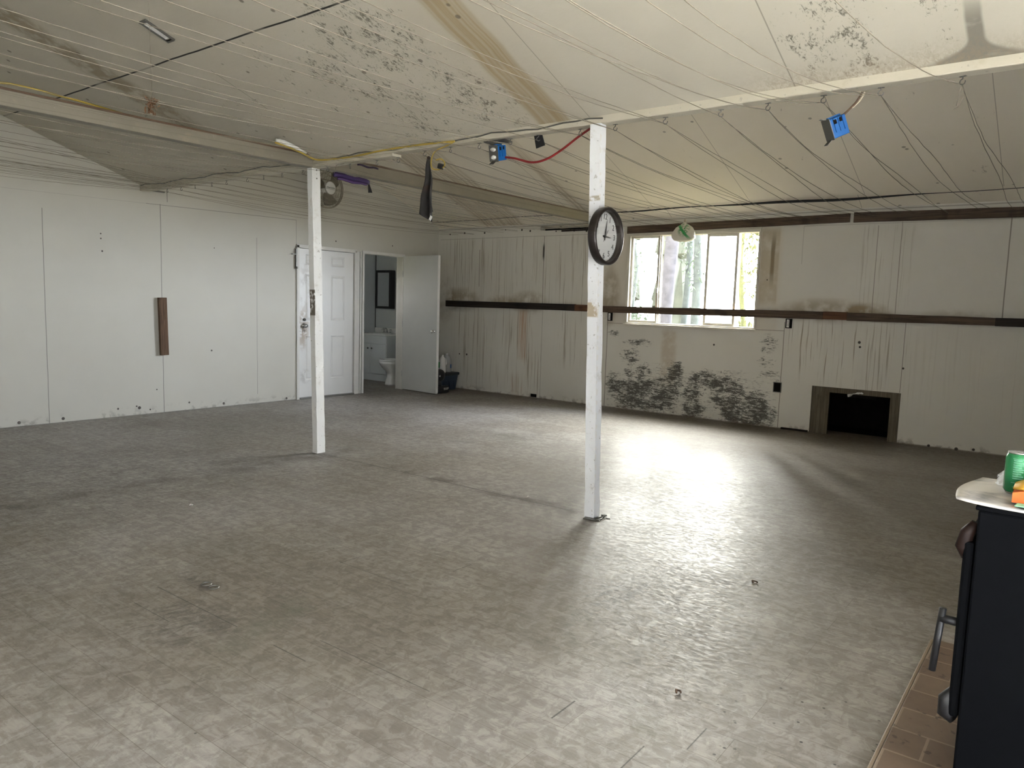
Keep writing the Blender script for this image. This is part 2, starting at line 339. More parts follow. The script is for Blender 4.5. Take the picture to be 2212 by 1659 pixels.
def m_ceil_left():
    g = G('moulded_ceiling_board', 0.75, 0.2); p, x, y, z = g.pos()
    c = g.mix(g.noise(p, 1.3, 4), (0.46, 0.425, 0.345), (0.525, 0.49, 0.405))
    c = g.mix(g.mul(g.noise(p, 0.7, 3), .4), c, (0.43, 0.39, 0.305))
    f1 = g.noise(g.vec(g.mul(x, 30), g.mul(y, 52), 0), 1.0, 5, 0.72, 1.0)
    f2 = g.noise(p, 9, 4, 0.6, 0.5)
    f3 = g.noise(p, 2.1, 3)
    B = [(3.35, 3.6, .8, .7, 1.0), (3.75, 3.1, .5, .4, .95), (3.2, 4.3, .6, .5, .8), (2.9, 3.4, .5, .5, .7), (3.75, 1.05, .33, .26, 1.15), (3.5, 1.15, .4, .3, .7), (3.3, .7, .5, .3, .8), (3.72, .62, .3, .12, .8), (3.9, 3.9, .3, .5, .7), (3.5, 5.1, .6, .5, .55), (3.4, 6.2, .9, .4, .6), (3.95, 1.0, .1, .5, .5)]
    bs = g.math('MINIMUM', g.sum([g.mul(g.blob(x, y, a, b, r, q), w) for a, b, r, q, w in B]), 1.2)
    mo = g.sm(g.sum([g.mul(f1, 1.3), g.mul(f2, 0.9), g.mul(bs, 0.20)]), 1.36, 1.56)
    mo = g.mul(mo, g.sm(bs, 0.05, 0.4)); c = g.mix(g.mul(mo, 0.85), c, (0.1, 0.092, 0.07))
    # brown stained joint
    w = g.add(y, g.mul(g.add(g.noise(g.vec(x, 0, 2.2), 2.5, 3), -.5), 0.06))
    lines = g.noise(g.vec(g.mul(x, .6), g.mul(w, 42), 0), 1.0, 3)
    st = g.band(w, 2.7, 2.93, .03); c = g.mix(g.mul(st, g.sm(lines, .3, .65, .5, .92)), c, (0.29, 0.215, 0.105))
    halo = g.band(w, 2.5, 3.15, .12); c = g.mix(g.mul(halo, g.mul(f3, .45)), c, (0.42, 0.36, 0.27))
    st2 = g.mul(g.mul(g.band(w, 5.92, 6.2, .06), g.band(x, 1.9, 3.4, .15)), g.sm(f2, .3, .6)); c = g.mix(g.mul(st2, .7), c, (0.23, 0.18, 0.105))
    # dark smoke plume by the beam
    pw = g.add(y, g.mul(g.add(f3, -.5), .12))
    pw = g.add(y, g.mul(g.add(f3, -.5), .05)); hw = g.add(.035, g.mul(g.math('POWER', g.sm(x, 3.82, 4.06), 3.0), .22)); pd = g.math('DIVIDE', g.math('ABSOLUTE', g.add(pw, -.495)), hw)
    pl = g.mul(g.sm(pd, .65, 1.15, 1, 0), g.sm(x, 3.55, 3.8))
    c = g.mix(g.mul(g.mul(pl, g.sm(f2, .2, .5, .45, 1)), .75), c, (0.13, 0.12, 0.095))
    be = g.mul(g.mul(g.sm(g.add(x, g.mul(f2, .18)), 3.9, 4.16), g.band(y, .3, 1.5, .2)), g.sm(f1, .38, .6)); c = g.mix(g.mul(be, .6), c, (0.29, 0.23, 0.16))
    # joints
    wx = g.add(x, g.mul(g.add(g.noise(g.vec(0, y, 0), 1.5, 2), -.5), .02))
    gap = g.mul(g.band(wx, 2.771, 2.783, .002), g.sm(g.noise(g.vec(0, y, 9.3), 1.3, 1), .38, .46, 0.35, 1)); c = g.mix(gap, c, (0.02, 0.018, 0.015))
    J = [g.box(y, 1.302, 1.308, x, 3.0, 4.1, .002), g.box(y, 2.545, 2.55, x, 2.7, 4.1, .002), g.box(y, 4.97, 4.977, x, 2.95, 3.4, .002), g.box(y, 6.118, 6.126, x, 3.2, 3.55, .002), g.box(y, 3.78, 3.785, x, 3.0, 4.0, .002)]
    m = J[0]
    for k in J[1:]: m = g.mx(m, k)
    c = g.mix(g.mul(m, .6), c, (0.14, 0.12, 0.095))
    sp = g.nd('ShaderNodeTexVoronoi', feature='F1'); g.put(sp.inputs['Vector'], p); sp.inputs['Scale'].default_value = 4.5
    c = g.mix(g.mul(g.sm(sp.outputs['Distance'], .05, .09, 1, 0), .7), c, (0.1, 0.08, 0.06))
    g.color(c); g.bump(g.add(g.noise(g.vec(g.mul(x, 30), g.mul(y, 9), 0), 1, 4), f1), 0.15, 0.006)
    return g.m

def m_ceil_right():
    g = G('beige_ceiling_board', 0.75, 0.2); p, x, y, z = g.pos()
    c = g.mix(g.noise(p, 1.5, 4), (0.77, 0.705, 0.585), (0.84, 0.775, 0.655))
    f = g.noise(g.vec(g.mul(x, 16), g.mul(y, 22), 0), 1.0, 5, .7, .5); f2 = g.noise(p, 3.2, 3)
    mo = g.sm(g.add(g.mul(f, .8), g.mul(f2, .6)), .86, .98); c = g.mix(g.mul(mo, .55), c, (0.2, 0.16, 0.11))
    w = g.add(y, g.mul(g.add(g.noise(g.vec(x, 0, 2.2), 2.5, 3), -.5), .08))
    lines = g.noise(g.vec(g.mul(x, .6), g.mul(w, 30), 0), 1.0, 3)
    st = g.mx(g.band(w, 6.55, 7.3, .05), g.band(w, 5.35, 5.5, .04)); c = g.mix(g.mul(st, g.sm(lines, .35, .65, .1, .6)), c, (0.37, 0.28, 0.16))
    J = [g.box(y, a, a + .006, x, 4.2, 8.52, .002) for a in (.74, 1.96, 3.18, 4.40, 5.62, 6.84)] + [g.box(y, a, a + .006, x, 8.52, 8.75, .002) for a in (2.03, 4.25, 6.2)]
    m = J[0]
    for k in J[1:]: m = g.mx(m, k)
    c = g.mix(g.mul(m, .55), c, (0.16, 0.12, 0.08))
    sp = g.nd('ShaderNodeTexVoronoi', feature='F1'); g.put(sp.inputs['Vector'], p); sp.inputs['Scale'].default_value = 4.0
    c = g.mix(g.mul(g.sm(sp.outputs['Distance'], .05, .09, 1, 0), .6), c, (0.12, 0.1, 0.07))
    g.color(c); g.bump(f, .12, .006)
    return g.m

def m_paint_wood(name, c1, c2, dirt=(0.35, 0.29, 0.2), patches=()):
    g = G(name, .5, .35); p, x, y, z = g.pos()
    c = g.mix(g.noise(p, 5, 4), c1, c2)
    c = g.mix(g.mul(g.sm(g.noise(p, 7, 5, .7), .55, .72), .35), c, dirt)
    chips = g.mul(g.sm(g.noise(p, 38, 3), .66, .7), .6); c = g.mix(chips, c, (0.28, 0.26, 0.22))
    for (z0, z1, xm, col) in patches:
        k = g.mul(g.band(z, z0, z1, .006), g.sm(x, xm - .004, xm, 1, 0)); k = g.mul(k, g.sm(g.noise(p, 22, 4), .36, .5)); c = g.mix(k, c, col)
    g.color(c); g.bump(g.noise(p, 40, 4), .25, .004)
    return g.m

def m_wood(name, c1, c2, axis='y', rough=.7):
    g = G(name, rough, .25); p, x, y, z = g.pos()
    s = {'y': (16, 1.0, 26), 'z': (26, 26, 1.3), 'x': (1.0, 20, 26)}[axis]
    v = g.vec(g.mul(x, s[0]), g.mul(y, s[1]), g.mul(z, s[2]))
    n = g.noise(v, 1.6, 5, .65, 1.2)
    c = g.mix(g.sm(n, .32, .68), c1, c2)
    k = g.noise(p, 3.5, 4); c = g.mix(g.mul(g.sm(k, .55, .7), .6), c, tuple(q * .4 for q in c1))
    g.color(c); g.bump(n, .3, .004)
    return g.m

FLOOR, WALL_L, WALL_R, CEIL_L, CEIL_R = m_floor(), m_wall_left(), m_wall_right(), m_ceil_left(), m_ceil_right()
POST1 = m_paint_wood('post_paint', (.70, .70, .67), (.76, .76, .74), patches=[(1.2, 1.42, 4.062, (.13, .11, .08))])
POST2 = m_paint_wood('post_paint_peeling', (.70, .71, .72), (.77, .78, .79), patches=[(1.285, 1.375, 4.03, (.42, .35, .25)), (2.0, 2.03, 4.03, (.4, .36, .28))])
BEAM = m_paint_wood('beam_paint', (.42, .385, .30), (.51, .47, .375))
WHITE = mat('white_paint', (.70, .69, .66), .45, .4, var=.05)
DOORG = mat('door_paint_grey', (.55, .56, .54), .5, .35, var=.05, scale=6)
TRIMW = mat('trim_paint', (.66, .65, .61), .5, .35, var=.08)
BLACK = mat('black_plastic', (.012, .012, .013), .4, .4)
STOVEM = mat('stove_black_enamel', (.0028, .0031, .0038), .75, .04, var=.3, scale=30, bump=.05)
STEEL = mat('galvanised_steel', (.55, .55, .55), .32, .5, 1.0)
CHROME = mat('chrome', (.75, .75, .75), .12, .5, 1.0, var=.03)
DKSTEEL = mat('tarnished_steel', (.16, .155, .14), .45, .5, .8)
RAIL_D = m_wood('dark_rail_wood', (.014, .010, .008), (.035, .026, .020))
RAIL_B = m_wood('brown_rail_wood', (.045, .030, .020), (.125, .085, .058))
RAIL_R = m_wood('reddish_rail_wood', (.085, .038, .018), (.17, .08, .04))
PLANK = m_wood('brown_plank_wood', (.07, .04, .022), (.15, .092, .055), 'z')
PANELW = m_wood('dingy_plywood', (.085, .068, .044), (.15, .125, .085), 'z')
SOOT = mat('soot_black', (.008, .007, .006), .95, .1, var=.5)
VINYL = mat('window_vinyl', (.60, .56, .47), .45, .4, var=.08)
PORC = mat('porcelain', (.78, .78, .76), .12, .5, var=.02)
LAM = mat('vanity_laminate', (.62, .65, .65), .4, .4, var=.03)
TIE_SHADED = m_paint_wood('tie_beam_shaded_paint', (.19, .17, .13), (.25, .225, .175))  # cream beam paint darkened to paint in the weaker light on the tie beams
TWINE = mat('twine', (.20, .175, .135), .85, .1, var=.2)
BLUE = mat('blue_box_plastic', (.008, .10, .33), .4, .4, var=.15)
def simple(n, c, r=.5, s=.4, me=0., v=.08): return mat(n, c, r, s, me, v)
YEL = simple('yellow_cord', (.42, .30, .05)); RED = simple('red_cord', (.22, .012, .012)); BRN = simple('brown_cord', (.10, .06, .035)); CRM = simple('cream_cord', (.55, .48, .36))
PURP = simple('purple_cloth', (.022, .008, .055), .6); DPURP = simple('dark_purple_cloth', (.02, .008, .03), .7)
TOTE = simple('navy_plastic', (.022, .038, .062), .45); TOTEL = simple('tote_lid_plastic', (.018, .022, .028), .45)
GREEN = simple('green_print', (.02, .25, .06)); PAPER = simple('paper_white', (.72, .71, .68), .7)
ORANGE = simple('orange_card', (.62, .12, .012)); YELLOWC = simple('yellow_card', (.75, .42, .06)); MINT = simple('mint_card', (.22, .55, .33))
INK = simple('ink_grey', (.06, .06, .06)); HANDM = simple('clock_hand_grey', (.05, .05, .05))
FACE = simple('clock_face', (.60, .60, .58), .6, v=.03)
RIM = mat('clock_rim_bronze', (.03, .024, .021), .35, .5, .4, var=.3, scale=25)

def m_glass(name, tint=(1, 1, 1), gloss=1.0):
    m = bpy.data.materials.new(name); m.use_nodes = True; t = m.node_tree; t.nodes.clear()
    o = t.nodes.new('ShaderNodeOutputMaterial'); mx = t.nodes.new('ShaderNodeMixShader')
    tr = t.nodes.new('ShaderNodeBsdfTransparent'); gl = t.nodes.new('ShaderNodeBsdfGlossy'); fr = t.nodes.new('ShaderNodeLayerWeight')
    tr.inputs[0].default_value = (*tint, 1); gl.inputs['Roughness'].default_value = .03; fr.inputs[0].default_value = .5
    pw = t.nodes.new('ShaderNodeMath'); pw.operation = 'POWER'; pw.inputs[1].default_value = 4.0; ad = t.nodes.new('ShaderNodeMath'); ad.operation = 'MULTIPLY_ADD'; ad.inputs[1].default_value = .9; ad.inputs[2].default_value = .04
    t.links.new(fr.outputs['Facing'], pw.inputs[0]); t.links.new(pw.outputs[0], ad.inputs[0])
    k = t.nodes.new('ShaderNodeMath'); k.operation = 'MULTIPLY'; k.inputs[1].default_value = gloss
    t.links.new(ad.outputs[0], k.inputs[0]); t.links.new(k.outputs[0], mx.inputs[0])
    t.links.new(tr.outputs[0], mx.inputs[1]); t.links.new(gl.outputs[0], mx.inputs[2]); t.links.new(mx.outputs[0], o.inputs[0])
    return m
GLASS = m_glass('window_glass', (.97, .98, .97)); CGLASS = m_glass('clock_glass', (1, 1, 1), .9)
def m_clear(name, c, alpha):
    g = G(name, .3, .5); g.put(g.b.inputs['Base Color'], c); g.put(g.b.inputs['Alpha'], alpha); return g.m
CLEARB = m_clear('translucent_bottle', (.62, .63, .62), .62)
CLEARBAG = m_clear('clear_film', (.72, .73, .74), .45)
def m_mirror():
    g = G('mirror_silver', .03, .5, 1.0); g.put(g.b.inputs['Base Color'], (.8, .82, .82)); return g.m
MIRROR = m_mirror()

# ------------------------------------------------------------------ room shell
def wall_panel(mb, axis, w0, w1, u0, u1, z0, z1, holes):
    us = sorted({u0, u1, *[h[0] for h in holes], *[h[1] for h in holes]}); zs = sorted({z0, z1, *[h[2] for h in holes], *[h[3] for h in holes]})
    for a, b in zip(us, us[1:]):
        for c, d in zip(zs, zs[1:]):
            um, zm = (a + b) / 2, (c + d) / 2
            if any(h[0] < um < h[1] and h[2] < zm < h[3] for h in holes): continue
            if axis == 'x': mb.bx(w0, w1, a, b, c, d)
            else: mb.bx(a, b, w0, w1, c, d)
    bmesh.ops.remove_doubles(mb.bm, verts=mb.bm.verts, dist=1e-5)

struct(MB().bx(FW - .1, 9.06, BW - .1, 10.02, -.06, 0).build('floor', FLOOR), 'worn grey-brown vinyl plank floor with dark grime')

mb = MB(); wall_panel(mb, 'y', LW, LW + .1, FW - .1, 8.94, 0, 2.4, [(6.09, 7.06, 0, 2.03), (7.2, 7.955, 0, 2.02)])
gab = [(FW - .1, 2.4), (8.94, 2.4), (8.94, 2.5), (8.56, 2.6), (RID2[0], RID2[1] + .03), (4.08, 2.55), (RID1[0], RID1[1] + .03), (FW - .1, 2.5)]
mb.prism([(a, LW, b) for a, b in gab], (0, .1, 0))
struct(mb.build('wall_left', WALL_L), 'white panelled wall with two doors and thin dark seams')

mb = MB(); WH = (3.10, 4.84, 1.13, 2.31)
wall_panel(mb, 'x', RW, RW + .12, BW - .1, LW, 0, 2.5, [WH, (1.50, 2.41, 0, .535), (5.45, 6.27, 2.395, 2.465)])
struct(mb.build('wall_right', WALL_R), 'stained white wall with the window, black mould and water runs')

DOOR = (0.1, 2.4, 0, 2.36)
mb = MB(); wall_panel(mb, 'y', BW - .1, BW, FW - .1, RW + .12, 0, 2.4, [DOOR])
mb.prism([(a, BW - .1, b) for a, b in gab], (0, .1, 0))
struct(mb.build('wall_rear', WHITE), 'white wall behind the viewer with a wide open doorway')
struct(MB().bx(FW - .1, FW, BW, LW, 0, 2.6).build('wall_far', WHITE), 'plain white wall at the near left edge')

mb = MB(); T = .03
def slab(a, b, k):
    x0, z0 = a; x1, z1 = b
    P = [(x0, BW - .1, z0), (x1, BW - .1, z1), (x1, BW - .1, z1 + T), (x0, BW - .1, z0 + T)]
    n0 = set(mb.bm.faces); mb.prism(P, (0, LW - BW + .2, 0))
    for f in set(mb.bm.faces) - n0: f.material_index = k
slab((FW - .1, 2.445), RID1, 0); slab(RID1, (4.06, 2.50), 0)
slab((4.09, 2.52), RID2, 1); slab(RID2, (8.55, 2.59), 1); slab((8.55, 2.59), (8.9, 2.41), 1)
struct(mb.build('ceiling', [CEIL_L, CEIL_R]), 'double-gabled board ceiling with mould spots and brown stains')

# bathroom beyond the open door
bw = mat('bathroom_wall_grey', (.52, .55, .56), .6, .3, var=.04, scale=4)
struct(MB().bx(8.94, 9.04, LW, 10.02, 0, 2.5).build('wall_bathroom_right', bw), 'grey bathroom wall behind the vanity')
struct(MB().bx(3.45, 3.52, BW, .1, 0, 1.5).build('light_block_partition', WHITE), 'unseen white half-height partition added to block doorway light')  # added out of view to keep doorway light off the right-hand floor
struct(MB().bx(6.9, 9.04, 9.92, 10.02, 0, 2.5).build('wall_bathroom_back', bw), 'grey wall at the back of the bathroom')
mb = MB(); wall_panel(mb, 'x', 7.0, 7.1, LW + .1, 9.92, 0, 2.5, [(8.65, 9.15, 1.35, 1.85)])
struct(mb.build('wall_bathroom_left', bw), 'grey bathroom wall out of sight beside the door')
struct(MB().bx(6.9, 9.04, LW + .1, 10.02, 2.4, 2.46).build('ceiling_bathroom', bw), 'bathroom ceiling')
struct(MB().bx(8.935, 8.945, 9.905, 9.93, .85, 2.4).build('trim_1', INK), 'dark corner joint in the bathroom')

# outside ground
grd = mat('forest_ground', (.10, .09, .05), .95, .1, var=.5, scale=2)
struct(MB().bx(-8, 12, -26, BW - .12, -.2, -.12).build('yard_outside', mat('pale_gravel', (.74, .73, .69), .95, .1, var=.1, scale=3)), 'pale gravel yard outside the rear doorway')
struct(MB().bx(-30, 60, -40, 40, -.45, -.25).build('ground_outside', grd), 'ground outside the building')

# ------------------------------------------------------------------ beams and posts
o = MB(); o.bx(BX0, BX1, BW + .02, LW - .01, BZ, 2.56, .006)
b = thing('ceiling_beam', 'long cream painted beam running overhead from post to post', 'beam', (4.075, 2.5, BZ)); o.build('beam_timber', BEAM, b)
MB().bx(BX0 - .002, BX1 + .004, 4.3, LW - .02, BZ - .022, BZ - .001, .002).build('edge_strip', BEAM, b)
c = MB(); pts = []
for i in range(60):
    yy = 2.45 + i * (LW - 2.5) / 59; pts.append((BX0 - .006, yy, 2.492 + .008 * math.sin(i * .9) + .004 * math.sin(i * 2.3)))
c.tube(pts, .0045, 6).build('dark_seam_cord', DKSTEEL, b)

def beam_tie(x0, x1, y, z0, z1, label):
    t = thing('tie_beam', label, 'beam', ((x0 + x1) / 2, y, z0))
    MB().bx(x0, x1, y - .02, y + .07, z0, z1, .005).build('beam_timber', TIE_SHADED, t)
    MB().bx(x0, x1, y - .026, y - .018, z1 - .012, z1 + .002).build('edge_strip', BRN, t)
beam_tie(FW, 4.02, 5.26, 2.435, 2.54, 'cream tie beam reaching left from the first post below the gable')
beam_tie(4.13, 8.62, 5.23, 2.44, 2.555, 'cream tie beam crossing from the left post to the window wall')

def post(x0, x1, y0, y1, lean, m, label, seed):
    rnd = random.Random(seed); t = thing('support_post', label, 'post', ((x0 + x1) / 2, (y0 + y1) / 2, 0))
    n = 26; rings = []
    for i in range(n + 1):
        z = .002 + i / n * (BZ - .004); d = lean * z / BZ; w = lambda: rnd.uniform(-.0022, .0022)
        rings.append([(x0 + w(), y0 + d + w(), z), (x1 + w(), y0 + d + w(), z), (x1 + w(), y1 + d + w(), z), (x0 + w(), y1 + d + w(), z)])
    MB().loft(rings).build('post_shaft', m, t)
    return t
P1 = post(4.052, 4.136, 5.218, 5.282, .085, POST1, 'left white square post standing in front of the panelled door', 3)
P2 = post(4.015, 4.082, 2.384, 2.456, .075, POST2, 'peeling white post carrying the round clock', 5)
# peeling paint curls along the near corner of the clock post
mb = MB(); rr = random.Random(8)
for i in range(34):
    z = .1 + i * .068 + rr.uniform(0, .03)
    if z > 2.4 or 1.58 < z < 1.98: continue
    d = .075 * z / BZ; h = rr.uniform(.02, .055); w = rr.uniform(.006, .016)
    mb.prism([(4.0135, 2.3825 + d, z), (4.0135 - .003, 2.3815 + d, z + h), (4.0135 + w, 2.3795 + d, z + h * .8), (4.0135 + w * .8, 2.3815 + d, z + .003)], (.0005, -.0012, 0))
mb.build('peeling_paint', PAPER, P2)['kind'] = 'stuff'
mb = MB(); mb.box((4.045, 2.40, .004), (.13, .11, .006), (0, 0, .25), .002); mb.tube([(3.99, 2.36, .012), (4.05, 2.345, .016), (4.11, 2.35, .012), (4.1, 2.38, .01)], .005, 6)
mb.box((4.13, 2.345, .003), (.1, .025, .005), (0, 0, .5)); mb.build('base_plate', DKSTEEL, P2)
MB().box((4.06, 5.27, BZ + .02), (.05, .06, .07), (0, .3, .2), .003).build('bracket', PAPER, P1)
for dz in (2.43, 2.36): MB().lathe([(.006, 0), (.007, .003), (0, .004)], (4.1, 5.218 + .085 * dz / BZ - .003, dz), 8, 'y').build('bolt', DKSTEEL, P1)

# ------------------------------------------------------------------ window
W = sgroup('window_1', (RW, 3.97, 1.13), 'white framed sliding window with tall panes and bright trees outside')
y0, y1, z0, z1 = WH
mb = MB(); fx0, fx1 = RW - .015, RW + .10
mb.bx(fx0, fx1, y0, y1, z1 - .035, z1, .004); mb.bx(fx0, fx1, y0, y1, z0, z0 + .03, .004); mb.bx(fx0, fx1, y0, y0 + .025, z0 + .03, z1 - .035, .004); mb.bx(fx0, fx1, y1 - .03, y1, z0 + .03, z1 - .035, .004)
mb.build('window_frame', VINYL, W)
MB().bx(RW - .035, RW - .016, y0 - .01, y1 + .02, z0 - .018, z0 + .012, .004).build('window_sill', VINYL, W)
MB().bx(RW - .012, RW - .002, y1, y1 + .022, z0, z1 + .01, .003).build('side_casing', VINYL, W)
MB().bx(RW - .012, RW - .002, y0 - .004, y1 + .02, z1, z1 + .022, .003).build('head_casing', VINYL, W)
def sash(ya, yb, za, zb, w, x, name='sash'):
    m = MB(); m.bx(x, x + .03, ya, yb, zb - w, zb, .004); m.bx(x, x + .03, ya, yb, za, za + w, .004)
    m.bx(x, x + .03, ya, ya + w, za + w, zb - w, .004); m.bx(x, x + .03, yb - w, yb, za + w, zb - w, .004)
    s = m.build(name, VINYL, W); s.location = (0, 0, 0)
    p = MB(); p.bx(x + .012, x + .017, ya + w, yb - w, za + w, zb - w); p.build('glass_pane', GLASS, s)
    return s
s1 = sash(4.40, 4.812, z0 + .03, z1 - .035, .03, RW + .02)
s2 = sash(3.775, 4.405, z0 + .025, z1 - .032, .008, RW + .06, 'fixed_light')
s3 = sash(3.372, 3.775, z0 + .03, z1 - .035, .034, RW + .02)
s4 = sash(3.122, 3.378, z0 + .025, z1 - .032, .008, RW + .06, 'fixed_light')
MB().bx(RW - .002, RW + .018, 4.40, 4.425, 1.55, 1.61, .004).build('latch', PAPER, W)
MB().bx(RW + .04, RW + .06, 4.385, 4.4, z0 + .03, z1 - .03).build('mullion', VINYL, W)

# trees outside
bark = mat('bark_dark', (.088, .084, .095), .95, .1, var=.6, scale=9)
barkg = mat('bark_lichen', (.088, .098, .096), .95, .1, var=.6, scale=9)
leafm = mat('leaf_olive', (.11, .115, .05), .7, .3, var=.5, scale=6)
leafg = mat('leaf_green', (.085, .11, .08), .7, .3, var=.5, scale=6)
def leaves(mb, c, r, n, sz, rnd):
    for _ in range(n):
        while True:
            d = Vector((rnd.uniform(-1, 1), rnd.uniform(-1, 1), rnd.uniform(-1, 1)))
            if d.length < 1: break
        p = Vector(c) + Vector((d.x * r[0], d.y * r[1], d.z * r[2]))
        e = Euler((rnd.uniform(0, 6), rnd.uniform(0, 6), rnd.uniform(0, 6))).to_matrix(); a = sz * rnd.uniform(.5, 1.2)
        mb.quads([p + e @ Vector(q) for q in ((-a, 0, 0), (0, -a * .35, .1 * a), (a, 0, 0), (0, a * .35, .1 * a))])
def tree(x, y, r, h, label, m, lm, blobs, seed, lean=0.0, branches=5):
    rnd = random.Random(seed); t = thing('tree', label, 'tree', (x, y, -.25))
    pts = [(x + .06 * math.sin(k * 1.3 + seed), y + lean * k / 10 + .05 * math.sin(k * .9 + seed), -.25 + h * k / 10) for k in range(11)]
    mb = MB(); mb.tube(pts, [r * (1.15 - .045 * k) for k in range(11)], 12)
    for k in range(branches):
        q = Vector(pts[3 + k % 6]); a = rnd.uniform(0, 2 * PI); l = rnd.uniform(.12, .2)
        mb.tube([q, q + Vector((math.cos(a) * l * .5, math.sin(a) * l * .5, l * .25)), q + Vector((math.cos(a) * l, math.sin(a) * l, l * .35 + rnd.uniform(-.2, .3)))], [r * .3, r * .2, r * .08], 6)
    mb.build('trunk', m, t, True)
    if blobs:
        lb = MB()
        for (dx, dy, z, rx, ry, rz, n, sz) in blobs: leaves(lb, (x + dx, y + dy, z), (rx, ry, rz), n, sz, rnd)
        lb.build('foliage', lm, t)
tree(13, 6.33, .13, 7, 'thick dark trunk seen through the second pane of the window', bark, leafg, [(0, 0, 6.5, .13, .13, .6, 120, .08)], 1)
tree(14.0, 6.42, .07, 7, 'slim greenish trunk between two darker trunks outside the window', barkg, leafg, [(0, 0, 2.6, .2, .14, .9, 130, .05)], 2)
tree(13.2, 5.86, .085, 7, 'bluish trunk outside the window right of the slim greenish one', barkg, leafg, [(0, 0, 2.2, .2, .2, .6, 90, .05)], 3)
tree(12.6, 4.62, .05, 5, 'leaning yellow-green tree outside the rightmost window pane', leafm, leafm, [(0, .05, 2.9, .3, .22, .6, 260, .07), (0, 0, 2.0, .2, .16, .5, 170, .05), (0, .1, .9, .3, .25, .35, 260, .07)], 4, .25)
tree(12.8, 6.85, .03, 4, 'small leafy sapling outside the leftmost window pane', barkg, leafg, [(0, 0, 1.1, .3, .22, .3, 200, .06), (0, .05, 2.0, .2, .18, .5, 40, .05)], 6, .2)

# dark conifers standing to the left of the view through the window
fir = mat('fir_needles', (.10, .105, .085), .9, .1, var=.5, scale=4)
def conifer(x, y, h, r, seed):
    rnd = random.Random(seed); t = thing('conifer_tree', 'tall conifer in the dense row beyond the window', 'tree', (x, y, -.25), group='conifers beyond the window')
    MB().tube([(x, y, -.25), (x, y, h)], [.16, .03], 8).build('trunk', bark, t, True)
    mb = MB(); prof = []
    n = 9
    for k in range(n):
        z0_ = .1 + (h - .1) * k / n; q = r * (1 - .72 * k / n); prof += [(q, z0_), (q * .62, z0_ + (h - .1) / n * .98)]
    prof.append((0, h + .3)); rings = []
    for rr_, zz in prof:
        rings.append([(x + rr_ * math.cos(j * PI / 8) * rnd.uniform(.82, 1.18) + .0, y + rr_ * math.sin(j * PI / 8) * rnd.uniform(.82, 1.18), zz + rnd.uniform(-.15, .1)) for j in range(16)])
    mb.loft(rings); mb.build('foliage', fir, t)
for i in range(18):
    conifer(17.5 + 1.75 * (i % 2), 8.3 + .8 * i + (.5 if i > 2 else 0), 12 + (i * 37 % 5) * .6, .64, 50 + i)

# ------------------------------------------------------------------ doors
D1 = sgroup('door_1', (6.57, LW, 0), 'closed white six-panel style door with rust marks round its knob')
mb = MB(); mb.bx(6.05, 6.09, LW - .022, LW + .06, 0, 2.03, .003); mb.bx(7.02, 7.06, LW - .022, LW + .06, 0, 2.03, .003); mb.bx(6.05, 7.06, LW - .022, LW + .06, 1.995, 2.04, .003)
mb.build('door_frame', TRIMW, D1)
MB().bx(7.06, 7.11, LW - .02, LW - .002, 0, 2.02, .002).build('side_casing', TRIMW, D1)
dx0, dx1 = 6.098, 7.012
g = G('door_leaf_paint', .4, .4); p_, gx, gy, gz = g.pos()
cc = g.mix(g.noise(p_, 5, 4), (.68, .68, .66), (.74, .74, .72))
gr = g.mul(g.blob(gx, gz, 6.16, .95, .12, .35), g.sm(g.noise(p_, 14, 4), .42, .58)); cc = g.mix(g.mul(gr, .8), cc, (.33, .25, .17))
gr = g.mul(g.blob(gx, gz, 6.2, 1.5, .12, .5), g.sm(g.noise(p_, 8, 4), .45, .62)); cc = g.mix(g.mul(gr, .5), cc, (.4, .38, .34))
gr = g.mul(g.blob(gx, gz, 6.2, .3, .12, .12), g.sm(g.noise(p_, 18, 4), .5, .6)); cc = g.mix(g.mul(gr, .5), cc, (.35, .33, .3))
g.color(cc); LEAF1 = g.m
mb = MB(); F = LW + .004
pan = []
for (a, b) in ((6.2, 6.42), (6.62, 6.86)):
    for (c, d) in ((.25, .84), (1.05, 1.66), (1.78, 1.92)): pan.append((a, b, c, d))
wall_panel(mb, 'y', F, F + .035, dx0, dx1, .02, 1.99, pan)
for (a, b, c, d) in pan:
    e = .02
    for q in ([(a, F, c), (b, F, c), (b - e, F + .011, c + e), (a + e, F + .011, c + e)], [(b, F, c), (b, F, d), (b - e, F + .011, d - e), (b - e, F + .011, c + e)],
              [(b, F, d), (a, F, d), (a + e, F + .011, d - e), (b - e, F + .011, d - e)], [(a, F, d), (a, F, c), (a + e, F + .011, c + e), (a + e, F + .011, d - e)]): mb.quads(q)
    e2 = .035
    for q in ([(a + e, F + .011, c + e), (b - e, F + .011, c + e), (b - e2, F + .003, c + e2), (a + e2, F + .003, c + e2)], [(b - e, F + .011, c + e), (b - e, F + .011, d - e), (b - e2, F + .003, d - e2), (b - e2, F + .003, c + e2)],
              [(b - e, F + .011, d - e), (a + e, F + .011, d - e), (a + e2, F + .003, d - e2), (b - e2, F + .003, d - e2)], [(a + e, F + .011, d - e), (a + e, F + .011, c + e), (a + e2, F + .003, c + e2), (a + e2, F + .003, d - e2)]): mb.quads(q)
    mb.quads([(a + e2, F + .003, c + e2), (b - e2, F + .003, c + e2), (b - e2, F + .003, d - e2), (a + e2, F + .003, d - e2)])
mb.build('door_leaf', LEAF1, D1)
MB().lathe([(.0, -.062), (.022, -.06), (.028, -.045), (.024, -.03), (.012, -.02), (.012, -.008), (.033, -.006), (.033, 0)], (6.175, F, .98), 16, 'y').build('door_knob', STEEL, D1, True)
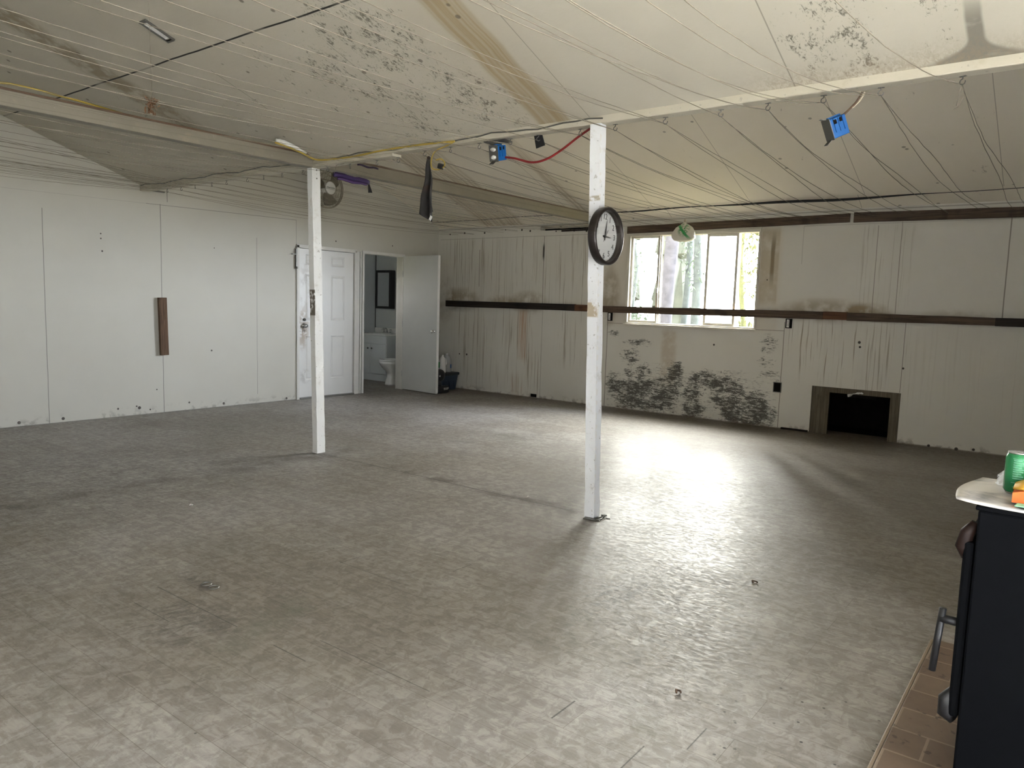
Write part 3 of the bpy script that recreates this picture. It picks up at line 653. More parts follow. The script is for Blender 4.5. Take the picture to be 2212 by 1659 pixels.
mb = MB(); mb.lathe([(.0, -.02), (.018, -.018), (.02, 0)], (6.18, F, 1.06), 14, 'y'); mb.tube([(6.16, F - .012, .97), (6.17, F - .02, .9), (6.19, F - .015, .92)], .004, 6)
mb.build('deadbolt', DKSTEEL, D1, True)
mb = MB(); mb.bx(6.03, 6.05, LW - .03, LW - .005, 1.72, 1.98, .002); mb.bx(5.97, 6.04, LW - .034, LW - .01, 1.9, 1.912, .002); mb.bx(6.035, 6.05, LW - .045, LW - .01, 1.72, 1.75, .002)
mb.build('hasp_latch', DKSTEEL, D1)
MB().bx(6.09, 7.02, LW - .03, LW + .05, .0, .018, .003).build('threshold', DKSTEEL, D1)

struct(MB().bx(5.95, 7.12, LW + .1, LW + .13, 0, 2.15).build('door_light_seal', SOOT), 'unseen dark backing added behind the closed door against light leaks')  # added panel, hidden outside, stops sky light leaking round the door leaf
D2 = sgroup('door_2', (7.57, LW, 0), 'plain grey-white slab door standing open in front of the bathroom')
mb = MB(); mb.bx(7.165, 7.2, LW - .02, LW + .12, 0, 2.02, .003); mb.bx(7.955, 7.99, LW - .02, LW + .12, 0, 2.02, .003); mb.bx(7.165, 7.99, LW - .02, LW + .12, 2.0, 2.04, .003)
mb.bx(7.125, 7.15, LW - .016, LW - .002, 0, 2.02, .002)
mb.build('door_frame', TRIMW, D2)
MB().bx(7.106, 7.126, LW - .003, LW - .0005, .05, 2.02).build('dark_gap', SOOT, D2)
hx, hy = 7.958, LW - .024; ang = math.atan2(7.44 - hy, 7.885 - hx)
u = Vector((math.cos(ang), math.sin(ang), 0)); v = Vector((-u.y, u.x, 0)); Lf = .785
def at(a, b, z): return Vector((hx, hy, 0)) + u * a + v * b + Vector((0, 0, z))
mb = MB(); mb.prism([at(0, 0, .012), at(Lf, 0, .012), at(Lf, .036, .012), at(0, .036, .012)], (0, 0, 2.0)); leaf = mb.build('door_leaf', DOORG, D2)
mb = MB(); mb.prism([at(Lf - .001, -.002, .03), at(Lf + .003, -.002, .03), at(Lf + .003, .038, .03), at(Lf - .001, .038, .03)], (0, 0, 1.98)); mb.build('edge_strip', PAPER, D2)
for sgn in (-1, 1):
    cpos = at(Lf - .06, .018 + sgn * .018, .92); prof = [(.024, 0), (.024, .006), (.011, .01), (.011, .028), (.025, .038), (.027, .05), (.018, .06), (0, .062)]
    mb = MB(); mb.lathe([(r, h) for r, h in prof], (0, 0, 0), 16, 'y'); bmesh.ops.rotate(mb.bm, cent=(0, 0, 0), matrix=Euler((0, 0, math.atan2(v.y, v.x) - PI / 2 + (PI if sgn < 0 else 0))).to_matrix(), verts=mb.bm.verts)
    bmesh.ops.translate(mb.bm, vec=cpos, verts=mb.bm.verts); mb.build('door_knob', CHROME, D2, True)
for z in (.25, 1.0, 1.75):
    MB().tube([at(-.006, -.004, z - .045), at(-.006, -.004, z + .045)], .006, 8).build('hinge', STEEL, D2)

# ------------------------------------------------------------------ rails and boards on the right wall
def board(name, y0, y1, za0, za1, t, m, label, x=RW, grp=None, zb=None):
    zb0, zb1 = zb or (za0, za1); mb = MB()
    n = max(2, int(abs(y1 - y0) / .25)); rr = random.Random(int(y0 * 100)); rings = []
    for i in range(n + 1):
        f = i / n; y = y0 + (y1 - y0) * f; lo = za0 + (zb0 - za0) * f + rr.uniform(-.002, .002); hi = za1 + (zb1 - za1) * f + rr.uniform(-.002, .002)
        rings.append([(x - t, y, lo), (x - .001, y, lo), (x - .001, y, hi), (x - t, y, hi)])
    mb.loft(rings); return tag(mb.build(name, m), label, 'board', grp)
G1 = 'boards of the waist-high wall rail'
board('rail_board', 8.03, 5.62, 1.282, 1.374, .04, RAIL_D, 'near-black rail board running from the corner toward the clock post', grp=G1)
board('rail_board', 5.619, 5.24, 1.28, 1.37, .04, RAIL_R, 'short reddish rail board left of the clock post', grp=G1)
board('rail_board', 5.239, 2.34, 1.277, 1.362, .045, RAIL_B, 'long brown rail board crossing in front of the window', zb=(1.287, 1.372), grp=G1)
board('rail_board', 2.339, 2.09, 1.287, 1.373, .043, RAIL_R, 'short reddish rail block right of the window', grp=G1)
board('rail_board', 2.089, .72, 1.282, 1.368, .04, RAIL_B, 'brown rail board above the dark hole in the wall', zb=(1.282, 1.36), grp=G1)
board('rail_board', .719, -1.5, 1.28, 1.36, .045, RAIL_D, 'dark rail board leaving the photo at the right edge', grp=G1)
G2 = 'boards under the ceiling of the window wall'
board('wall_board', 4.86, 2.14, 2.31, 2.40, .03, RAIL_B, 'brown board under the ceiling above the window', zb=(2.345, 2.436), grp=G2)
board('wall_board', 2.10, -1.5, 2.34, 2.443, .03, RAIL_B, 'brown board under the ceiling at the upper right', zb=(2.31, 2.40), grp=G2)
board('wall_board', 5.9, 5.46, 2.372, 2.392, .02, RAIL_D, 'short dark ledge board below the slot left of the clock', grp=G2)
# dark slot above: back of the cavity
struct(MB().bx(RW + .12, RW + .3, 5.4, 6.3, 2.3, 2.5).build('trim_2', SOOT), 'dark cavity behind the slot at the top of the wall')
# plank on the left wall
tag(MB().box((4.255, LW - .022, .98), (.092, .04, .645), (0, -.022, 0), .004).build('wall_plank', PLANK), 'brown upright plank fixed to the white left wall', 'board')

# fireplace-like hole
H = thing('wall_hole_frame', 'dingy wooden frame set in the dark square hole at floor level', 'frame', (RW + .02, 1.955, 0))
mb = MB(); mb.bx(RW + .015, RW + .05, 2.222, 2.41, 0, .535); mb.bx(RW + .015, RW + .05, 1.50, 1.60, 0, .535); mb.bx(RW + .015, RW + .05, 1.60, 2.222, .475, .535)
mb.build('surround_board', PANELW, H)
mb = MB(); mb.bx(RW + .8, RW + .83, 1.2, 2.6, -.05, .8); mb.bx(RW + .05, RW + .83, 1.2, 1.25, -.05, .8); mb.bx(RW + .05, RW + .83, 2.55, 2.6, -.05, .8); mb.bx(RW + .05, RW + .83, 1.2, 2.6, .75, .8); mb.bx(RW + .05, RW + .83, 1.2, 2.6, -.05, -.001)
mb.build('dark_box', SOOT, H)
MB().box((RW + .06, 1.9, .46), (.02, .3, .05), (.05, 0, 0), .006).build('charred_lintel', SOOT, H)
rr = random.Random(4)
tag(MB().grid(lambda a, b: (RW + .0 + .03 * b + rr.uniform(-.004, .004), 1.87 + .16 * a, .497 + .03 * math.sin(a * 5) * b - .02 * a + rr.uniform(-.006, .006)), 10, 4, .004).build('crumpled_paper', PAPER, None, True), 'crumpled white scrap at the top of the dark wall hole', 'paper')
tag(MB().bx(RW - .03, RW - .002, 2.42, 2.72, .001, .022, .003).build('floor_strip', RAIL_D), 'dark wooden strip at the foot of the wall left of the hole', 'strip')

# outlets
def outlet(y, z, label, cover=True):
    t = thing('electrical_outlet', label, 'outlet', (RW, y, z), group='outlets under the rail')
    m = MB(); m.bx(-.006, .001, -.045, .03, -.055, .055, .002); m.build('wall_box', SOOT, t, world=False)
    m = MB()
    for dz in (-.022, .022): m.lathe([(.0, -.016), (.013, -.016), (.016, -.006)], (0, 0, dz), 14, 'x')
    m.box((-.009, 0, 0), (.006, .03, .09), None, .002); m.build('receptacle', PAPER, t, True, world=False)
    for dz in (-.022, .022):
        for dy in (-.006, .006): MB().box((-.0165, dy, dz), (.002, .002, .008)).build('slot', SOOT, t, world=False)
outlet(5.08, 1.222, 'uncovered outlet under the rail beside the clock post'); outlet(2.725, 1.225, 'uncovered outlet under the rail right of the window')
t = thing('outlet_box', 'empty black box opening low on the wall left of the hole', 'outlet', (RW, 2.80, .48))
mb = MB(); mb.bx(-.004, .001, -.045, .04, -.055, .055); mb.build('cavity', SOOT, t, world=False)
mb = MB(); mb.bx(-.006, 0, -.05, -.042, -.06, .06); mb.bx(-.006, 0, .038, .046, -.06, .06); mb.bx(-.006, 0, -.045, .04, .052, .06); mb.bx(-.006, 0, -.045, .04, -.06, -.052); mb.build('box_rim', DKSTEEL, t, world=False)
tag(MB().bx(RW - .012, RW - .001, 6.24, 6.34, .015, .06, .002).build('outlet_cover', SOOT), 'small black box low on the wall left of the clock post', 'outlet')

# ------------------------------------------------------------------ clock
K = thing('wall_clock', 'round bronze-rimmed wall clock hung on the white post', 'clock', (4.04, 2.425, 1.782))
Rk = .176
mb = MB(); mb.lathe([(Rk - .024, 0), (Rk - .004, 0), (Rk, -.008), (Rk, -.045), (Rk - .005, -.054), (Rk - .014, -.056), (Rk - .021, -.05), (Rk - .025, -.022), (Rk - .025, -.012)], (0, 0, 0), 72, 'y'); mb.build('rim', RIM, K, True, world=False)
MB().lathe([(0, -.013), (Rk - .023, -.013), (Rk - .023, -.005), (0, -.005)], (0, 0, 0), 64, 'y').build('dial', FACE, K, world=False)
def M_face(x, z, y=-.0145): return Matrix.Translation((x, y, z)) @ Matrix.Rotation(PI / 2, 4, 'X')
for n in range(1, 13):
    a = PI / 2 - n * PI / 6; r = .119
    text('numeral', str(n), INK, K, .05, M_face(r * math.cos(a), r * math.sin(a)))
mb = MB()
for n in range(60):
    a = n * PI / 30; r = .145; mb.box((r * math.cos(a), -.0142, r * math.sin(a)), (.004 if n % 5 else .009, .0012, .0016), (0, -a, 0))
mb.build('minute_track', INK, K, world=False)
def hand(name, ang, l, w, y, tail=.025):
    m = MB(); d = Vector((math.sin(ang), 0, math.cos(ang))); q = Vector((math.cos(ang), 0, -math.sin(ang)))
    m.prism([d * -tail - q * w * .6, d * -tail + q * w * .6, d * .005 + q * w, d * l * .75 + q * w * .55, d * l, d * l * .75 - q * w * .55, d * .005 - q * w], (0, -.0015, 0))
    bmesh.ops.translate(m.bm, vec=(0, y, 0), verts=m.bm.verts); m.build(name, HANDM, K, world=False)
hand('minute_hand', math.radians(9), .105, .0045, -.02); hand('hour_hand', math.radians(93), .078, .006, -.017)
hand('second_hand', math.radians(35), .05, .0012, -.023, .04)
MB().lathe([(0, -.026), (.007, -.025), (.008, -.013)], (0, 0, 0), 14, 'y').build('hub', HANDM, K, True, world=False)
MB().lathe([(0, -.046), (Rk - .0235, -.046), (Rk - .0235, -.044), (0, -.044)], (0, 0, 0), 48, 'y').build('glass_cover', CGLASS, K, world=False)

# ------------------------------------------------------------------ wall fan
Fn = thing('wall_fan', 'off-white caged fan mounted high on the wall behind the left post', 'fan', (6.36, LW, 2.775), (0, 0, 0))
cage = mat('fan_cage_grey', (.26, .235, .185), .5, .4, var=.1); blade = mat('fan_blade_smoke', (.13, .11, .08), .4, .4, var=.2)
fy = -.22; R0 = .25
mb = MB()
for r, yy, th in ((R0, -.0, .008), (R0, -.03, .008), (R0 * .8, -.066, .0025), (R0 * .6, -.078, .0025), (R0 * .36, -.082, .0025), (R0 * .8, .045, .0025), (R0 * .5, .06, .0025)):
    mb.tube([(r * math.cos(k * 2 * PI / 40), fy + yy, r * math.sin(k * 2 * PI / 40)) for k in range(41)], th, 5)
for k in range(60):
    a = k * 2 * PI / 60; ca, sa = math.cos(a), math.sin(a)
    mb.tube([(.08 * ca, fy - .084, .08 * sa), (.17 * ca, fy - .08, .17 * sa), (.23 * ca, fy - .06, .23 * sa), (R0 * ca, fy - .03, R0 * sa)], .0016, 4)
    if k % 2 == 0: mb.tube([(.07 * ca, fy + .07, .07 * sa), (.2 * ca, fy + .05, .2 * sa), (R0 * ca, fy, R0 * sa)], .0016, 4)
mb.build('cage', cage, Fn, world=False)
hub = MB().lathe([(0, -.094), (.07, -.092), (.082, -.086), (.082, -.08), (0, -.08)], (0, fy, 0), 32, 'y').build('hub_cap', PAPER, Fn, True, world=False)
text('lettering', 'Hurricane', simple('teal_ink', (.03, .09, .10)), hub, .03, Matrix.Translation((0, fy - .0955, .004)) @ Matrix.Rotation(PI / 2, 4, 'X'))
for k in range(3):
    a0 = k * 2 * PI / 3 + .5
    def bl(s_, t_, a0=a0):
        r = .05 + s_ * .17; a = a0 + (t_ - .5) * (1.25 - .3 * s_) + s_ * .35
        return (r * math.cos(a), fy - .02 - .035 * (t_ - .5), r * math.sin(a))
    MB().grid(bl, 6, 8, .003).build('fan_blade', blade, Fn, True, world=False)
MB().lathe([(.0, .13), (.06, .125), (.075, .06), (.07, .0), (.04, -.03), (0, -.03)], (0, fy, 0), 24, 'y').build('motor_housing', PAPER, Fn, True, world=False)
mb = MB(); mb.bx(-.05, .05, -.03, -.001, -.2, .06, .008); mb.tube([(0, -.02, -.02), (0, -.06, 0), (0, fy + .11, 0)], .025, 10); mb.tube([(0, -.02, -.2), (.01, -.015, -.4), (.0, -.012, -.55)], .004, 6)
mb.build('wall_mount', PAPER, Fn, True, world=False)

# ------------------------------------------------------------------ hooks and strings
HY = [.56, .908, 1.178, 1.464, 1.727, 2.066, 2.401, 2.655, 2.98, 3.216, 3.492, 3.764, 4.024, 4.305, 4.545, 4.865, 5.15, 5.483, 5.781, 6.059, 6.315, 6.662, 6.921, 7.227, 7.494, 7.772]
mb = MB(); mb.tube([(0, 0, 0), (0, 0, -.012)], .0028, 6)
mb.tube([(0, .013 * math.sin(k * .5) , -.025 - .013 * math.cos(k * .5 + PI)*-1 if False else -.025 + .013 * math.cos(k * .5)) for k in range(11)], .0024, 6)
mb.box((0, .0, -.001), (.012, .03, .002))
hk = mb.build('screw_hook', DKSTEEL, None, False, origin=False)
for i, y in enumerate(HY):
    o = hk if i == 0 else hk.copy()
    if i: COL.objects.link(o)
    o.location = (4.098, y, BZ - .0005 - (.0215 if y > 4.3 else 0)); o.rotation_euler = (0, 0, (i * 37 % 50 - 25) / 60)
    tag(o, 'small metal screw hook in the underside of the long beam holding twine', 'hook', 'screw hooks along the beam')
def strand(mb, a, b, sag, rnd, n=26, wig=.012, r=.0017):
    a, b = Vector(a), Vector(b); ph = rnd.uniform(0, 6); kx = rnd.uniform(.3, .7); pts = []
    for i in range(n + 1):
        f = i / n; p = a.lerp(b, f); e = 4 * f * (1 - f)
        s_ = 4 * f * (1 - f) if f < .5 else 4 * f * (1 - f)
        p.z -= sag * s_
        p.z += wig * .6 * e * math.sin(f * 9 + ph) ; p.y += wig * 2.0 * e * math.sin(f * 6.1 + ph * 1.7) + rnd.uniform(-1, 1) * wig * .25
        pts.append(p)
    mb.tube(pts, r, 4)
for i, y in enumerate(HY):
    rnd = random.Random(100 + i); zb = BZ - .036 - (.0215 if y > 4.3 else 0)
    if i == 0:
        mb = MB(); mb.tube([(4.098, y, zb), (4.11, y + .012, zb - .04), (4.12, y + .02, zb - .09)], .0015, 4); mb.tube([(4.098, y, zb), (4.11, y - .012, zb - .05), (4.1, y + .01, zb - .1), (4.1, y + .03, zb - .11)], .0015, 4)
        tag(mb.build('hanging_twine', TWINE), 'short loose twine end dangling from the rightmost hook', 'string'); 
    mb = MB(); sag = rnd.uniform(.05, .11) if y < 3 else rnd.uniform(.02, .06)
    for k in range(2): strand(mb, (4.098, y, zb), (RW - .0005, y + rnd.uniform(-.1, .1) + .04 * k, 2.395 + rnd.uniform(-.01, .03)), sag + .02 * k, rnd)
    mb.build('hanging_twine', TWINE)
    tag(bpy.context.scene.objects[-1] if False else COL.objects[-1], 'thin twine stretched from a beam hook across to the window wall', 'string', 'twines running right of the beam')
    mb = MB(); sag = (.26 if y < 1.3 else .18 if y < 1.6 else rnd.uniform(.03, .1))
    for k in range(2 if i % 4 else 1): strand(mb, (4.098, y, zb), (FW + .001, y + rnd.uniform(-.12, .12) + .05 * k, 2.44 + rnd.uniform(-.03, .02)), sag + .03 * k, rnd)
    mb.build('hanging_twine', TWINE)
    tag(COL.objects[-1], 'thin twine stretched from a beam hook toward the near left wall', 'string', 'twines running left of the beam')
# a few extra strands that dip in front of the left wall
for j in range(9):
    rnd = random.Random(400 + j); y = 7.4 - j * .3; mb = MB(); strand(mb, (4.06, 7.85 - j * .08, 2.43), (FW + .001, y, 2.40 + rnd.uniform(-.05, .06)), rnd.uniform(.0, .06) + (.1 if j == 2 else 0), rnd, wig=.008)
    tag(mb.build('hanging_twine', TWINE), 'thin twine fanning from the far beam end along the left wall', 'string', 'twines fanning from the far beam end')

# ------------------------------------------------------------------ hanging things
def cable(pts, r, seg=7, n=8):
    P = [Vector(p) for p in pts]; out = []
    for i in range(len(P) - 1):
        p0, p1, p2, p3 = P[max(i - 1, 0)], P[i], P[i + 1], P[min(i + 2, len(P) - 1)]
        for k in range(n):
            t = k / n; out.append(.5 * ((2 * p1) + (-p0 + p2) * t + (2 * p0 - 5 * p1 + 4 * p2 - p3) * t * t + (-p0 + 3 * p1 - 3 * p2 + p3) * t ** 3))
    out.append(P[-1]); return MB().tube(out, r, seg)
# yellow extension cord along the beam, ending in a loop with its plug
t = thing('extension_cord', 'yellow extension cord draped along the beam with a looped end', 'cord', (3.99, 4.0, 2.45))
cable([(3.62, 5.2, 2.56), (3.72, 5.19, 2.545), (3.85, 5.18, 2.52), (3.98, 5.16, 2.485), (4.015, 5.0, 2.478), (4.015, 4.7, 2.476), (4.012, 4.4, 2.488), (4.012, 4.1, 2.49), (4.01, 3.85, 2.485), (4.012, 3.65, 2.478)], .007).build('cord', YEL, t)
cable([(4.012, 3.65, 2.478), (4.01, 3.72, 2.455), (4.04, 3.85, 2.44), (4.08, 3.93, 2.41), (4.09, 3.95, 2.36), (4.09, 3.93, 2.325), (4.09, 3.87, 2.315), (4.09, 3.82, 2.33), (4.09, 3.815, 2.36), (4.09, 3.85, 2.388), (4.09, 3.9, 2.385)], .005).build('loop', YEL, t)
mb = MB(); mb.box((4.09, 3.85, 2.335), (.035, .045, .04), (.3, 0, 0), .008); mb.tube([(4.09, 3.825, 2.33), (4.09, 3.8, 2.325)], .003, 5); mb.build('plug', BLACK, t)
t = thing('taped_cable_end', 'white taped cable end resting on the tie beam by the left post', 'cable', (3.7, 5.2, 2.56))
MB().tube([(3.64, 5.215, 2.575), (3.70, 5.2, 2.573), (3.78, 5.185, 2.556), (3.9, 5.175, 2.525)], [.02, .021, .017, .008], 10).build('taped_end', PAPER, t, True)
MB().tube([(3.66, 5.209, 2.575), (3.676, 5.206, 2.574)], .0225, 10).build('tape_band', TRIMW, t)
tag(cable([(1.5, 5.6, 2.60), (1.9, 5.55, 2.64), (2.25, 5.5, 2.62), (2.5, 5.32, 2.555)], .007).build('cord', YEL, None, True), 'dull yellow cord sagging to the tie beam at the upper left', 'cord')
# purple roll
def roll(x0, x1, y, z, r, m, name, parent, dz=0.0):
    n = 14; rings = []
    for i in range(n + 1):
        f = i / n; x = x0 + (x1 - x0) * f; rr_ = r * (.85 + .15 * math.sin(f * PI)) * (1 + .06 * math.sin(i * 2.1))
        rings.append([(x, y + rr_ * .8 * math.cos(k * PI / 5), z + dz * f + rr_ * math.sin(k * PI / 5) + .004 * math.sin(3 * f * PI)) for k in range(10)])
    return MB().loft(rings).build(name, m, parent, True)
t = thing('hanging_pouch', 'purple folded pouch hanging beside the wall fan with a black tassel', 'pouch', (4.2, 4.95, 2.35))
roll(4.0, 4.37, 4.95, 2.352, .024, PURP, 'fabric_roll', t, -.012); roll(4.03, 4.34, 4.94, 2.322, .012, simple('purple_fold', (.045, .018, .08), .6), 'fabric_fold', t, -.006)
MB().prism([(4.375, 4.95, 2.33), (4.38, 4.95, 2.33), (4.41, 4.945, 2.26), (4.375, 4.945, 2.256)], (0, .014, 0)).build('tassel', BLACK, t)
MB().tube([(4.0, 4.948, 2.36), (4.0, 4.92, 2.42), (4.09, 4.88, 2.455)], .002, 5).build('tie_string', TWINE, t)
t = thing('fabric_strip', 'thin dark purple strip hooked under the beam above the folded pouch', 'strip', (4.2, 4.8, 2.45))
roll(4.12, 4.34, 4.80, 2.435, .008, DPURP, 'strip_body', t, .0)
tag(MB().prism([(4.10, 3.02, BZ - .002), (4.10, 2.955, BZ - .002), (4.1, 2.93, BZ - .07), (4.1, 3.0, BZ - .085)], (.006, 0, 0)).build('cloth_tag', BLACK), 'small black cloth tag hanging under the beam right of the blue box', 'tag')
# rag
g = G('dirty_rag', .9, .1); p_, gx, gy, gz = g.pos(); c_ = g.mix(g.noise(p_, 14, 4), (.012, .011, .010), (.05, .047, .045)); c_ = g.mix(g.mul(g.sm(g.noise(p_, 8, 3), .5, .65), g.sm(gz, 2.1, 2.3)), c_, (.05, .024, .014)); g.color(c_); RAG = g.m
t = thing('hanging_rag', 'dirty dark rag hanging from a beam hook', 'rag', (4.1, 3.97, 2.0))
def ragf(u_, v_):
    zz = 2.40 - .37 * v_ - (.09 * max(0, v_ - .75) / .25) * (1 - abs(u_ - .55) * 1.7); w = .012 + .062 * v_ ** .8
    a = (u_ - .5) * 2; return (4.085 + .03 * math.sin(u_ * 9 + v_ * 3) * (.3 + v_), 3.975 - a * w + .006 * math.sin(v_ * 11), zz)
MB().grid(ragf, 18, 22, .003).build('cloth', RAG, t, True)
MB().lathe([(0, -.016), (.012, -.01), (.014, 0), (.01, .012), (0, .016)], (4.09, 3.975, 2.405), 12).build('knot', RAG, t, True)
MB().box((4.07, 3.925, 1.965), (.004, .022, .035), (.5, 0, 0), .001).build('care_tag', PAPER, t)

# blue outlet boxes
def bluebox(loc, rot, label, double):
    t = thing('junction_box', label, 'outlet box', loc, rot); w, d, h = (.085, .075, .10)
    m = MB(); m.box((0, 0, 0), (w, d, h), None, .004)
    for k in (-.03, 0, .03): m.box((k * .8, -d / 2 - .002, .012), (.004, .006, h * .7))
    m.box((0, 0, h / 2 + .004), (w * .8, d * .25, .01)); m.box((0, d / 2 + .003, 0), (w * .5, .008, h * .3))
    m.build('box_body', BLUE, t, world=False)
    m = MB(); m.box((-.02, -d / 2 - .0055, .03), (.016, .002, .022)); m.box((.012, -d / 2 - .0055, .032), (.012, .002, .02)); m.build('cutout', SOOT, t, world=False)
    m = MB(); m.box((-w / 2 - .003, 0, 0), (.003, d * 1.12, h * 1.1)); m.box((-w / 2 - .02, 0, -h * .6), (.035, d * .5, .003), (0, -.5, 0)); m.box((-w / 2 - .014, 0, h * .58), (.03, d * .3, .003), (0, .5, 0)); m.build('mounting_bracket', DKSTEEL, t, world=False)
    for k in ((-.018, .018) if double else ()):
        m = MB(); m.lathe([(0, -.012), (.014, -.012), (.0165, -.004)], (-w / 2, 0, 0), 14, 'x'); m.bm.verts.ensure_lookup_table()
        bmesh.ops.scale(m.bm, vec=(1, 1.5, .9), verts=m.bm.verts); bmesh.ops.translate(m.bm, vec=(0, 0, k * 1.45), verts=m.bm.verts); m.build('receptacle', PAPER, t, True, world=False)
    return t
bluebox((4.11, 3.33, 2.385), (.1, -.25, math.radians(-6)), 'blue outlet box with two white sockets hung under the beam', True)
MB().bx(4.06, 4.15, 3.24, 3.42, BZ - .012, BZ - .003).build('hanging_plate', DKSTEEL)
tag(COL.objects[-1], 'dark metal plate holding the blue box under the beam', 'plate')
bluebox((4.15, 1.12, 2.31), (.1, -.42, math.radians(-50)), 'single blue outlet box dangling on a brown cord at the upper right', False)
tag(cable([(4.13, 3.28, 2.355), (4.13, 3.2, 2.34), (4.13, 3.05, 2.30), (4.12, 2.92, 2.31), (4.12, 2.8, 2.36), (4.11, 2.68, 2.42), (4.10, 2.58, 2.462)], .0075).build('power_cord', RED, None, True), 'red cord curving from the blue outlet box to the clock post', 'cord')
t = thing('power_cord', 'brown and white cord holding the dangling blue outlet box', 'cord', (4.12, 1.0, 2.46))
cable([(4.125, 1.0, 2.462), (4.14, 1.03, 2.42), (4.15, 1.07, 2.385), (4.15, 1.1, 2.358)], .0055).build('brown_wire', BRN, t, True)
cable([(4.13, .99, 2.462), (4.145, 1.015, 2.425), (4.152, 1.05, 2.395)], .0035).build('white_wire', CRM, t, True)

# dried plant, ceiling bracket, long black cable at the crease
t = thing('dried_plant', 'brown dried plant sprig hanging from twine at the upper left', 'plant', (2.36, 4.65, 2.5)); rr = random.Random(21)
mb = MB()
for k in range(14):
    a = rr.uniform(0, 6.28); r = rr.uniform(.02, .06); zz = rr.uniform(-.06, .04)
    mb.tube([(2.36, 4.65, 2.5), (2.36 + r * .5 * math.cos(a), 4.65 + r * .5 * math.sin(a), 2.5 + zz * .4), (2.36 + r * math.cos(a), 4.65 + r * math.sin(a), 2.5 + zz)], [.006, .004, .0015], 5)
mb.build('stems', simple('dried_stem', (.13, .065, .03), .8), t)
mb = MB(); leaves(mb, (2.36, 4.65, 2.49), (.045, .045, .06), 40, .02, rr); mb.build('leaves', simple('dried_leaf', (.16, .085, .04), .8), t)
MB().tube([(2.36, 4.65, 2.5), (2.37, 4.66, 2.6), (2.36, 4.66, 3.1)], .0012, 4).build('thread', TWINE, t)
t = thing('ceiling_bracket', 'small rectangular metal bracket screwed to the ceiling at the upper left', 'bracket', (2.55, 4.93, 3.03))
sl = math.atan(.36)
def cz(x): return 2.50 + (4.06 - x) * (RID1[1] - 2.50) / (4.06 - RID1[0])
mb = MB()
for dy in (-.035, .035): mb.box((2.55, 4.93 + dy, cz(2.55) - .008), (.19, .012, .012), (0, sl, 0))
for dx in (-.09, .09): mb.box((2.55 + dx, 4.93, cz(2.55 + dx) - .008), (.014, .08, .014), (0, sl, 0))
mb.build('bracket_frame', DKSTEEL, t)
MB().box((2.55, 4.93, cz(2.55) - .006), (.15, .045, .008), (0, sl, 0)).build('white_cover', PAPER, t)
pts = []; rr = random.Random(2)
for i in range(46):
    y = -1.0 + i * 9.2 / 45; pts.append((8.53, y, 2.570 + .006 * math.sin(y * 2.2) + .004 * math.sin(y * 5.1)))
wid = [.0032 + .012 * max(0, math.sin((p[1] - 1.3) * 1.25)) * (1 if 1.3 < p[1] < 3.8 else .0) + .006 * max(0, math.sin((p[1] - 3.7) * 2)) * (1 if 3.7 < p[1] < 5.2 else 0) for p in pts]
tag(MB().tube(pts, wid, 6).build('black_cable', BLACK, None, True), 'black cable along the ceiling crease above the window wall', 'cable')

# plastic bag on the twine in front of the window
g = G('bag_plastic', .35, .4); p_, gx, gy, gz = g.pos()
c_ = g.mix(g.noise(p_, 12, 3), (.62, .58, .47), (.74, .71, .60))
st = g.band(g.add(g.add(gy, g.mul(gz, -.9)), g.mul(g.noise(p_, 9, 2), .03)), 1.775, 1.815, .008); c_ = g.mix(g.mul(st, g.sm(gz, 2.14, 2.2)), c_, (.05, .36, .10))
sc = g.mul(g.blob(gy, gz, 3.80, 2.27, .08, .1), g.sm(g.noise(p_, 48, 3), .46, .52)); c_ = g.mix(sc, c_, (.02, .24, .05))
g.color(c_); g.put(g.b.inputs['Transmission Weight'], .0); BAG = g.m
t = thing('hanging_bag', 'cream plastic bag with green print hanging on twine at the window', 'bag', (8.2, 3.82, 2.15))
mb = MB(); rr = random.Random(31); rings = []
prof = [(.015, 2.365), (.02, 2.345), (.055, 2.325), (.1, 2.295), (.135, 2.25), (.148, 2.21), (.14, 2.175), (.105, 2.148), (.06, 2.138), (.02, 2.135)]
for r, z in prof: rings.append([(8.2 + r * .62 * math.cos(k * PI / 10) * (1 + rr.uniform(-.06, .06)), 3.82 - .015 * (2.36 - z) / .1 * -.3 + r * math.sin(k * PI / 10) * (1 + rr.uniform(-.07, .07)), z + rr.uniform(-.005, .005)) for k in range(20)])
mb.loft(rings); mb.prism([(8.2, 3.955, 2.24), (8.2, 3.975, 2.225), (8.2, 3.945, 2.20)], (.004, 0, 0)); mb.build('bag_body', BAG, t, True)
mb = MB(); mb.tube([(8.2, 3.82, 2.36), (8.2, 3.815, 2.375), (8.2, 3.82, 2.395)], [.014, .02, .006], 8); mb.build('knot', simple('bag_knot', (.5, .43, .33)), t, True)

# loose ends on the left part of the beam end
tag(MB().bx(4.13, 4.3, LW - .03, LW - .005, 2.455, 2.47).build('metal_strip', DKSTEEL), 'dark metal strip where the beam meets the left wall', 'strip')

